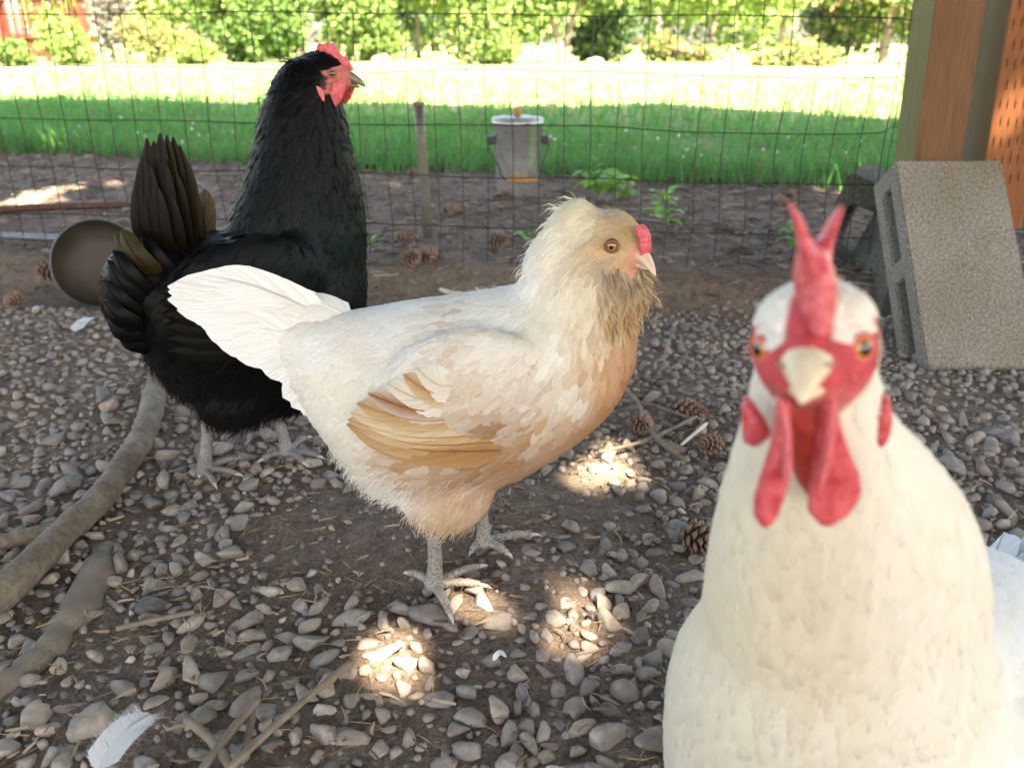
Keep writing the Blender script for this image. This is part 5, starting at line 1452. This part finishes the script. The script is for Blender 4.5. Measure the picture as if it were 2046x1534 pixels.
def B_rows():
    S = lambda px, py, dx, dy, L, W, c, alt=None, sh=0.0: (B.mp(px, py), B.mp(px + dx * 40, py + dy * 40) - B.mp(px, py), L, W, c, alt, sh)
    return [S(620, 118, -1, .4, .014, .006, BK), S(580, 150, -.7, 1, .028, .010, BK), S(545, 220, -.5, 1, .036, .011, BK), S(620, 230, -.1, 1, .034, .011, BK), S(672, 240, .1, 1, .034, .011, BK), S(530, 320, -.4, 1, .04, .012, BK, GRN, .3), S(610, 330, -.1, 1, .04, .013, BK, GRN, .3), S(690, 330, .15, 1, .036, .012, BK, GRN, .4),
            S(640, 420, -.1, 1, .04, .016, (.004, .015, .013), BK, .3), S(560, 420, -.4, 1, .042, .016, (.004, .011, .0098), BK, .4), S(700, 430, .0, 1, .036, .016, (.005, .008, .0075)), S(480, 460, -1, .6, .045, .016, (.005, .0054, .007)), S(420, 490, -1, .4, .045, .018, (.006, .0062, .008)),
            S(720, 560, -.2, 1, .032, .018, (.005, .0054, .007)), S(640, 560, -.5, 1, .034, .019, (.005, .0054, .0075)), S(540, 560, -.9, .7, .04, .02, BK), S(420, 600, -1, .5, .042, .02, BK, (.009, .0075, .006), .3), S(320, 560, -.9, .7, .042, .02, BK, (.010, .008, .006), .3), S(270, 600, -.6, 1, .036, .018, BK),
            S(330, 740, -.4, 1, .032, .017, (.008, .0072, .007)), S(450, 780, -.4, 1, .032, .017, (.007, .0062, .006)), S(580, 800, -.3, 1, .032, .017, BK), S(250, 520, -.8, .6, .036, .016, BK)]
fB = Field(B.h, B_rows())
VB = verts_np(meB); cB = fB.at(VB)[3] * .8
hl = headloc(HB, VB) / KB
face = (hl[:, 0] > .003) & (hl[:, 2] < .0125) & (hl[:, 2] > -.016)
wr_ = .5 + .5 * np.sin(hl[:, 2] * 1500 + hl[:, 0] * 900)
cB[face] = (np.array((.50, .15, .13))[None] * (.72 + .3 * wr_[:, None]))[face]
tuft = face & (hl[:, 0] < .0075) & (hl[:, 2] < .001) & (hl[:, 2] > -.012)
cB[tuft] = (.03, .02, .018)
set_col(meB, cB)
skB = lambda P: (lambda q: (q[:, 0] > .002) & (q[:, 2] < .0125) & (q[:, 2] > -.016))(headloc(HB, P) / KB)
B_plum, bvhB = plumage(B, meB, fB, 22000, 401, M_PLUM_B, skB, .36, (.0006, .0030), .16)
fluff(B, meB, fB, 5000, 402, M_FLUFFB, lambda P: P[:, 2] < B.mp(400, 690).z, (.012, .024), .0004, .4)
fluff(B, meB, fB, 1600, 403, M_FLUFFB, lambda P: (P[:, 2] > B.mp(560, 420).z) & ~skB(P), (.010, .022), .0004, .22)
B.part('body', meB, M_BODY)
toc = Vector((-.1, -1, .15)).normalized()
tb = [(292, 276, -.006), (306, 282, -.012), (318, 266, -.016), (332, 270, -.012), (345, 274, -.008), (358, 290, -.004), (370, 318, .0), (378, 352, .004), (284, 312, -.020), (298, 330, -.024), (326, 320, -.026), (350, 345, -.022), (274, 352, -.016), (312, 372, -.030), (340, 390, -.032), (366, 400, -.018)]
for k, (tx, ty, off) in enumerate(tb):
    q_ = (tx - 270) / 110
    a, b = B.mp(372 + 40 * q_, 575, off * .6), B.mp(tx, ty, off)
    mid = a.lerp(b, .45) + B.h * (-.020 + .022 * q_) + toc * .006
    lt = .5 if k in (3, 5, 6, 7) else 0.15
    tp_ = (.003 + .036 * lt, .0026 + .024 * lt, .002 + .009 * lt)
    big_feather(B, [a, mid, b], (toc + B.h * random.uniform(-.35, .35)).normalized(), .0118, (.0016 + .005 * lt, .0015 + .0035 * lt, .0014), tp_, 'tail_feather', M_PLUM_B, cup=.12, nrow=16)
a, b = B.mp(408, 500, .03), B.mp(408, 378, .034)
big_feather(B, [a, a.lerp(b, .5), b], toc, .013, (.05, .036, .018), (.09, .07, .04), 'tail_feather', M_PLUM_B)
pcv = [(226, 462), (240, 458), (252, 466), (214, 520), (206, 560), (204, 600), (212, 640), (232, 668), (224, 500), (246, 500), (262, 480), (280, 470), (300, 500), (330, 505), (360, 500)]
for k, (tx, ty) in enumerate(pcv):
    off = random.uniform(-.045, -.015)
    a, b = B.mp(tx + 80, ty + 100 - max(0, ty - 520) * .5, off - .025), B.mp(tx, ty, off)
    lt = 1.0 if k < 2 else (.35 if k in (2, 9, 10) else 0.0)
    big_feather(B, [a, a.lerp(b, .5) + toc * .010, b], (toc + B.h * random.uniform(-.3, .3)).normalized(), .0115, (.002 + .008 * lt, .0018 + .0055 * lt, .0017), (.0024 + .045 * lt, .0022 + .032 * lt, .0022 + .012 * lt), 'tail_covert', M_PLUM_B, cup=.3)
# folded flight feathers
for s in (-1, 1):
    for k in range(6):
        a, b = B.mp(600 - k * 8, 690 - k * 22, s * .098), B.mp(335 - k * 4, 700 - k * 24, s * .084)
        big_feather(B, [a, a.lerp(b, .5) + B.lat * s * .004, b], (B.lat * s + Vector((0, 0, .2))).normalized(), .014, BK, (.005, .0045, .004), 'flight_feather', M_PLUM_B)
def zx(pts, ox=560, oy=60, sc=7.67):
    """profile points read off the photo's head -> head plane metres"""
    out = []
    for X, Y in pts:
        w = ppt(ox + X / sc, oy + Y / sc, hpB, Vector((0, 1, 0))); l = HB.inverted() @ w; out.append((l.x, l.z))
    return out
comb = slab(zx([(560, 350), (545, 280), (575, 215), (620, 205), (650, 235), (690, 205), (740, 185), (780, 215), (830, 205), (850, 265), (890, 290), (925, 365), (970, 405), (1035, 430), (1080, 510), (1135, 600), (1095, 640), (1000, 600), (930, 540), (850, 470), (740, 420), (620, 410)]), .0042, HB)
B.part('comb', comb, M_RED)
def hit_lat(px, py):
    d_ = ray(px, py).normalized(); loc, _, _, _ = bvhB.ray_cast(CAMP, d_)
    return -.02 if loc is None else (HB.inverted() @ loc).y
WTL = [(890, 800), (1000, 740), (1085, 770), (1070, 930), (1015, 1060), (930, 1160), (855, 1140), (815, 1050), (810, 960), (860, 900)]
EAR = [(590, 835), (650, 815), (740, 860), (795, 950), (805, 1075), (730, 1040), (640, 975), (600, 900)]
lw = min(hit_lat(560 + X / 7.67, 60 + Y / 7.67) for X, Y in WTL[5:9]); le = min(hit_lat(560 + X / 7.67, 60 + Y / 7.67) for X, Y in EAR)
for s in (1, -1):
    B.part('wattle', slab(zx(WTL), .0036, HB, s * min(.030, max(.010, -lw + .001))), M_RED)
    B.part('earlobe', slab(zx(EAR), .004, HB, s * min(.05, max(.02, -le + .0005))), M_PINK)
ub, lb = beak_vf(HB, KB, .0200, .0075, .0066)
o = B.part('beak', mesh_np('beak', *ub), M_BEAKD)
me = mesh_np('lower_mandible', *lb); me.transform(B.Mi); obj('lower_mandible', me, M_BEAKD, o)
add_eyes(B, HB, KB, m_eye('brown_eye', (.16, .07, .02), (.10, .045, .015)), m_skin('black_hen_lid', (.22, .07, .05), (.34, .13, .10), 400), (.0110, .0162, .0030), .12, .0046)
f1 = gpt(408, 938, .010); h1 = ypt(410, 800, f1.y + .01); f2 = gpt(574, 902, .010); h2 = ypt(536, 800, f2.y + .01)
leg(B, h1, f1, [gpt(478, 946, .007), gpt(476, 914, .008), gpt(398, 950, .006), gpt(430, 968, .006)], .0090, .0076, M_LEGK)
leg(B, h2, f2, [gpt(642, 912, .007), gpt(618, 872, .012), gpt(520, 918, .008), gpt(610, 925, .006)], .0088, .0074, M_LEGK)

# ---------------------------------------------------------------- white hen close to the photographer, facing it
CW, CWW, CWB = (.82, .73, .56), (.83, .79, .71), (.76, .79, .81)
gC = Vector((.245, .50, 0))
C = Hen('big white hen facing the camera with tall red comb and wattles', 1500, 1000, R(235))
C.G = gC; C.root.location = gC
C.Mi = (Matrix.Translation(gC) @ Matrix.Rotation(C.yaw, 4, 'Z')).inverted()
INS = 15
def wring(py, l, r, Y, depth, tilt=0.0):
    a, b = ypt(l + INS, py, Y + depth * .9), ypt(r - INS, py, Y + depth * .9)
    return ((a + b) / 2, (b - a) / 2, Vector((0, depth, depth * tilt)))
pcs = []
neckC = [(655, 1555, 1712, .290, .014), (700, 1505, 1755, .289, .020), (760, 1495, 1768, .290, .024), (830, 1482, 1795, .292, .029), (900, 1462, 1868, .296, .036), (980, 1436, 1932, .301, .043), (1060, 1416, 1962, .307, .050), (1140, 1402, 1976, .314, .056), (1215, 1394, 1968, .321, .062), (1250, 1392, 1980, .325, .068), (1290, 1364, 1992, .328, .076), (1340, 1334, 2004, .333, .084), (1400, 1320, 2016, .341, .090), (1470, 1314, 2030, .352, .094), (1540, 1314, 2040, .366, .094), (1620, 1325, 2050, .384, .09)]
pcs.append(loft([wring(*q) for q in neckC], 26))
hpC = ypt(1626, 700, .291) ; 
tocam = (CAMP - hpC).normalized()
HC = head_matrix(hpC, Vector((tocam.x - .06, tocam.y, .13)), Vector((-.16, 0, 1)))
KC = 1.12
pcs.append(skull(HC, KC, 1.10))
# crown tufts beside the comb
for s in (-1, 1):
    pcs.append(ellipsoid(HC @ Vector((-.002, s * .0115, .0125)), HC.to_3x3() @ Vector((.012, 0, 0)), HC.to_3x3() @ Vector((0, .0105, 0)), Vector((0, 0, .0095))))
bk = Vector((.82, .57, 0)).normalized(); latC = Vector((bk.y, -bk.x, 0))
bc = ypt(1660, 1440, .36)
bodyC = []
for d_, zc, w_, h_ in ((.0, .110, .030, .045), (.012, .112, .056, .062), (.03, .114, .074, .072), (.055, .120, .084, .080), (.09, .122, .088, .082), (.13, .122, .086, .080), (.17, .120, .078, .072), (.205, .116, .062, .058), (.235, .114, .044, .042), (.26, .112, .026, .022)):
    bodyC.append((Vector((bc.x, bc.y + .02, 0)) + bk * d_ + Vector((0, 0, zc)), latC * w_, Vector((0, 0, h_))))
pcs.append(loft(bodyC, 28))
for s in (-1, 1):
    c_ = Vector((bc.x, bc.y + .02, .122)) + bk * .11 + latC * s * .074
    pcs.append(ellipsoid(c_, bk * .10, latC * .022, Vector((0, 0, .05))))
meC = remesh(pcs, .0045, 9)
dn = Vector((0, -.15, -1))
def C_rows():
    S = lambda px, py, Y, d, L, W, c, alt=None, sh=0.0: (ypt(px, py, Y), Vector(d), L, W, c, alt, sh)
    return [S(1560, 610, .28, (-.3, .5, -.5), .010, .005, CWW), S(1710, 610, .28, (.3, .5, -.5), .010, .005, CWW), S(1500, 720, .29, (-.2, .4, -1), .014, .006, CWW), S(1765, 720, .29, (.2, .4, -1), .014, .006, CWW),
            S(1490, 880, .29, (-.2, .1, -1), 0.041, 0.012, (.80, .75, .62)), S(1640, 1000, .28, (0, 0, -1), 0.043, 0.015, CW), S(1800, 880, .29, (.25, .2, -1), 0.043, 0.012, CWW), S(1440, 1050, .3, (-.12, .1, -1), 0.058, 0.016, (.80, .75, .62)), S(1640, 1120, .29, (0, -.1, -1), 0.049, 0.018, (.78, .68, .50)), S(1860, 1050, .3, (.2, .1, -1), 0.062, 0.016, CWW),
            S(1450, 1200, .31, (-.1, 0, -1), 0.062, 0.018, CW), S(1640, 1250, .31, (0, -.1, -1), 0.052, 0.022, (.78, .68, .50), CWW, .2), S(1880, 1220, .32, (.15, .1, -1), 0.062, 0.018, CWW), S(1420, 1400, .34, (-.2, .3, -1), 0.052, 0.027, (.79, .73, .60)), S(1640, 1420, .33, (0, .1, -1), 0.052, 0.027, (.79, .72, .58), CWW, .2), S(1850, 1420, .34, (.2, .4, -1), 0.052, 0.027, CWW),
            S(1990, 1200, .42, (.4, .9, -.3), .045, .02, CWB), S(2040, 1400, .40, (.4, .9, -.5), .045, .02, CWB)]
fC = Field(Vector((1, 0, 0)), C_rows())
VC = verts_np(meC); cC = fC.at(VC)[3]
hl = headloc(HC, VC) / KC
def faceC(q): return (q[:, 0] > -.003) & (q[:, 2] < .0075 + .7 * np.maximum(0, np.abs(q[:, 1]) - .009)) & (q[:, 2] > -.030 + .25 * np.maximum(0, np.abs(q[:, 1]) - .010)) & (np.abs(q[:, 1]) < .026) | ((np.abs(q[:, 1]) < .0065) & (q[:, 0] > .004) & (q[:, 2] > 0))
jn = .0016 * (vnoise(hl[:, 1] * 700, hl[:, 2] * 700, 91) - .5) * 2
fc = faceC(hl + np.stack([jn, jn * 0, jn], 1))
stripe = .5 + .5 * np.sin(hl[:, 2] * 1900 + hl[:, 1] * 350)
lowf = np.clip((-hl[:, 2] - .006) / .010, 0, 1) * stripe * .55
redc = np.array((.50, .062, .075)); palec = np.array((.74, .55, .45))
redc = redc[None] * (.7 + .6 * vnoise(hl[:, 1] * 260, hl[:, 2] * 260, 93))[:, None] * (.8 + .4 * vnoise(hl[:, 1] * 900, hl[:, 2] * 900, 94))[:, None]
cC[fc] = (redc * (1 - lowf[:, None]) + palec[None] * lowf[:, None])[fc]
set_col(meC, cC)
skC = lambda P: faceC(headloc(HC, P) / KC)
C_plum, bvhC = plumage(C, meC, fC, 24000, 501, M_PLUM_C, skC, .30, (.0003, .0012), .05, tipcol=CWW, tipmix=.15)
fluff(C, meC, fC, 1500, 502, M_FLUFF, lambda P: (P[:, 2] > .16) & ~skC(P), (.004, .010), .0002, .16)
chk = lambda P: (lambda q: (q[:, 0] > -.002) & (q[:, 2] < -.004) & (q[:, 2] > -.030) & (np.abs(q[:, 1]) > .0095))(headloc(HC, P) / KC)
fluff(C, meC, fC, 1100, 503, M_FLUFF, chk, (.003, .007), .00022, .12)
C.part('body', meC, M_BODY)
# folded wing and tail of the white hen (right edge of the picture)
for k in range(8):
    a_ = -.9 + 1.8 * k / 7
    st_ = Vector((bc.x, bc.y + .02, .112)) + bk * .215 + latC * a_ * .02; en = st_ + bk * .11 + latC * a_ * .04 + Vector((0, 0, .02 - .01 * abs(a_)))
    big_feather(C, [st_, st_.lerp(en, .5) + Vector((0, 0, .008)), en], (latC * (a_ + .2) + Vector((0, -.2, .6))).normalized(), .017, CWB, None, 'tail_feather', M_PLUM_W)
# comb
YC = .282
def cr(px, py, hw, dpt, Y=YC):
    a, b = ypt(px - hw, py, Y), ypt(px + hw, py, Y); return ((a + b) / 2, (b - a) / 2, Vector((0, dpt, dpt * .25)))
pc_ = [loft([cr(1634, 668, 16, .004, .268), cr(1634, 640, 27, .007, .272), cr(1630, 606, 37, .011, .277), cr(1628, 570, 41, .013, .281), cr(1629, 535, 36, .013), cr(1628, 505, 26, .011), cr(1628, 488, 14, .006)], 16),
       loft([cr(1620, 530, 21, .008, .279), cr(1610, 492, 17, .006, .279), cr(1600, 455, 13, .005, .280), cr(1589, 426, 9, .004, .281), cr(1577, 402, 3, .0015, .282)], 12),
       loft([cr(1640, 525, 18, .008, .287), cr(1648, 490, 12, .006, .288), cr(1658, 462, 10, .005, .288), cr(1671, 433, 9, .004, .289), cr(1688, 404, 3, .0015, .290)], 12),
       loft([(HC @ Vector((-.004 - .008 * i, 0, .020 + z)), HC.to_3x3() @ Vector((0, .003, 0)), Vector((0, 0, .008))) for i, z in enumerate((0, .004, .006, .004, 0))], 12)]
C.part('comb', remesh(pc_, .0012, 4), M_RED)
ub, lb = beak_vf(HC, KC, .0165, .0085, .0078)
o = C.part('beak', mesh_np('beak', *ub), M_BEAKC)
me = mesh_np('lower_mandible', *lb); me.transform(C.Mi); obj('lower_mandible', me, M_BEAKC, o)
R3 = HC.to_3x3()
for s in (-1, 1):
    V, F = ellipsoid(HC @ (Vector((.0285, s * .0072, .0010)) * KC), R3 @ Vector((.0022, s * -.0008, 0)), R3 @ Vector((0, .0005, .0)), R3 @ Vector((0, 0, .0008)))
    C.part('nostril', mesh_np('nostril', V, F), m_horn('nostril_shadow', (.22, .15, .08), (.26, .18, .1)))
add_eyes(C, HC, KC, m_eye('amber_eye', (.55, .24, .03), (.45, .17, .03), .50), m_skin('red_lid', (.5, .07, .06), (.62, .15, .12), 350), (.0112, .0130, .0030), 1.0, .0048)
YW = .270
wl = [cr(1566, 800, 14, .004, YW - .004), cr(1564, 850, 18, .0045, YW), cr(1560, 900, 23, .005, YW + .002), cr(1548, 950, 29, .005, YW + .004), cr(1536, 995, 31, .0045, YW + .006), cr(1529, 1030, 24, .004, YW + .006), cr(1528, 1050, 8, .002, YW + .006)]
wr = [cr(1655, 800, 15, .004, YW - .004), cr(1658, 850, 22, .0045, YW), cr(1662, 900, 36, .005, YW + .002), cr(1668, 945, 50, .005, YW + .004), cr(1668, 985, 55, .005, YW + .006), cr(1656, 1020, 44, .0045, YW + .006), cr(1650, 1045, 16, .0025, YW + .006)]
for w_ in (wl, wr):
    C.part('wattle', remesh([loft(w_, 14)], .0011, 4), M_RED)
for pts_ in (((1560, 795, 9), (1570, 850, 9), (1574, 910, 8), (1570, 965, 5)), ((1662, 795, 10), (1660, 850, 10), (1650, 915, 9), (1634, 970, 5))):
    C.part('wattle_fold', remesh([loft([cr(a, b, w, .004, YW - .006) for a, b, w in pts_], 10)], .0010, 3), M_PINK)
C.part('throat_skin', remesh([loft([cr(1612, 775, 34, .008, .282), cr(1614, 830, 44, .010, .283), cr(1616, 890, 44, .010, .286), cr(1620, 950, 34, .008, .290), cr(1622, 985, 14, .004, .292)], 14)], .0013, 4), M_REDD)
el = [cr(1494, 800, 10, .004, .296), cr(1504, 832, 24, .005, .295), cr(1512, 862, 30, .005, .295), cr(1502, 884, 18, .003, .296)]
C.part('earlobe', remesh([loft(el, 12)], .0011, 3), M_RED)
el = [cr(1770, 790, 7, .004, .297), cr(1764, 830, 18, .005, .296), cr(1752, 866, 25, .005, .296), cr(1746, 905, 9, .003, .297)]
C.part('earlobe', remesh([loft(el, 12)], .0011, 3), M_RED)
for s in (-1, 1):
    f_ = Vector((bc.x, bc.y + .02, .010)) + bk * .07 + latC * s * .045
    leg(C, f_ + Vector((0, 0, .09)), f_, [f_ - bk * .055 + latC * q - Vector((0, 0, .003)) for q in (-.028, 0, .028)] + [f_ + bk * .03 - Vector((0, 0, .003))], .0095, .008, M_LEGW)

# ---------------------------------------------------------------- loose feathers on the ground
class Loose:
    def __init__(s, px, py, label, z=.03):
        s.G = gpt(px, py, z); s.root = thing('loose_feather', label, 'feather', s.G); s.Mi = Matrix.Translation(s.G).inverted()
    def part(s, name, me, mat, **kw): me.transform(s.Mi); return obj(name, me, mat, s.root, **kw)
def loose(px0, py0, px1, py1, w, label, z=.028, nst=260):
    L_ = Loose(px0, py0, label, z); a, b = gpt(px0, py0, z), gpt(px1, py1, z)
    big_feather(L_, [a, a.lerp(b, .5) + Vector((0, 0, .006)), b], Vector((0, -.3, 1)).normalized(), w, (.80, .81, .82), None, 'vane', M_PLUM_W, cup=-.15)
    mb = MB(); d = (b - a)
    for k in range(nst):
        s = random.random(); p = a.lerp(b, s * .92) + Vector((0, 0, .006 * math.sin(math.pi * s) + .001)); q = Vector((d.y, -d.x, 0)).normalized() * random.choice((-1, 1))
        dirv = (q + d.normalized() * random.uniform(.1, .8) + Vector((0, 0, random.uniform(-.2, .5)))).normalized(); l_ = w * random.uniform(.8, 1.5)
        sd_ = Vector((0, 0, 1)).cross(dirv) * .0003
        mb.add(np.array([(p - sd_)[:], (p + sd_)[:], (p + dirv * l_)[:]]), np.array([[0, 1, 2]]), (.80, .82, .84))
    L_.part('down', mb.mesh('down', uv=False), M_FLUFF, kind='stuff')
loose(192, 1535, 298, 1428, .0125, 'fluffy white feather lying on the stones by the sticks', .034, 600)
loose(150, 662, 184, 636, .012, 'small white feather on the gravel below the tipped pan', .024, 200)
loose(398, 448, 412, 424, .010, 'white feather behind the black hen\'s tail', .09, 120)
loose(985, 1318, 1012, 1312, .0025, 'tiny white feather scrap on the bare soil', .018, 30)
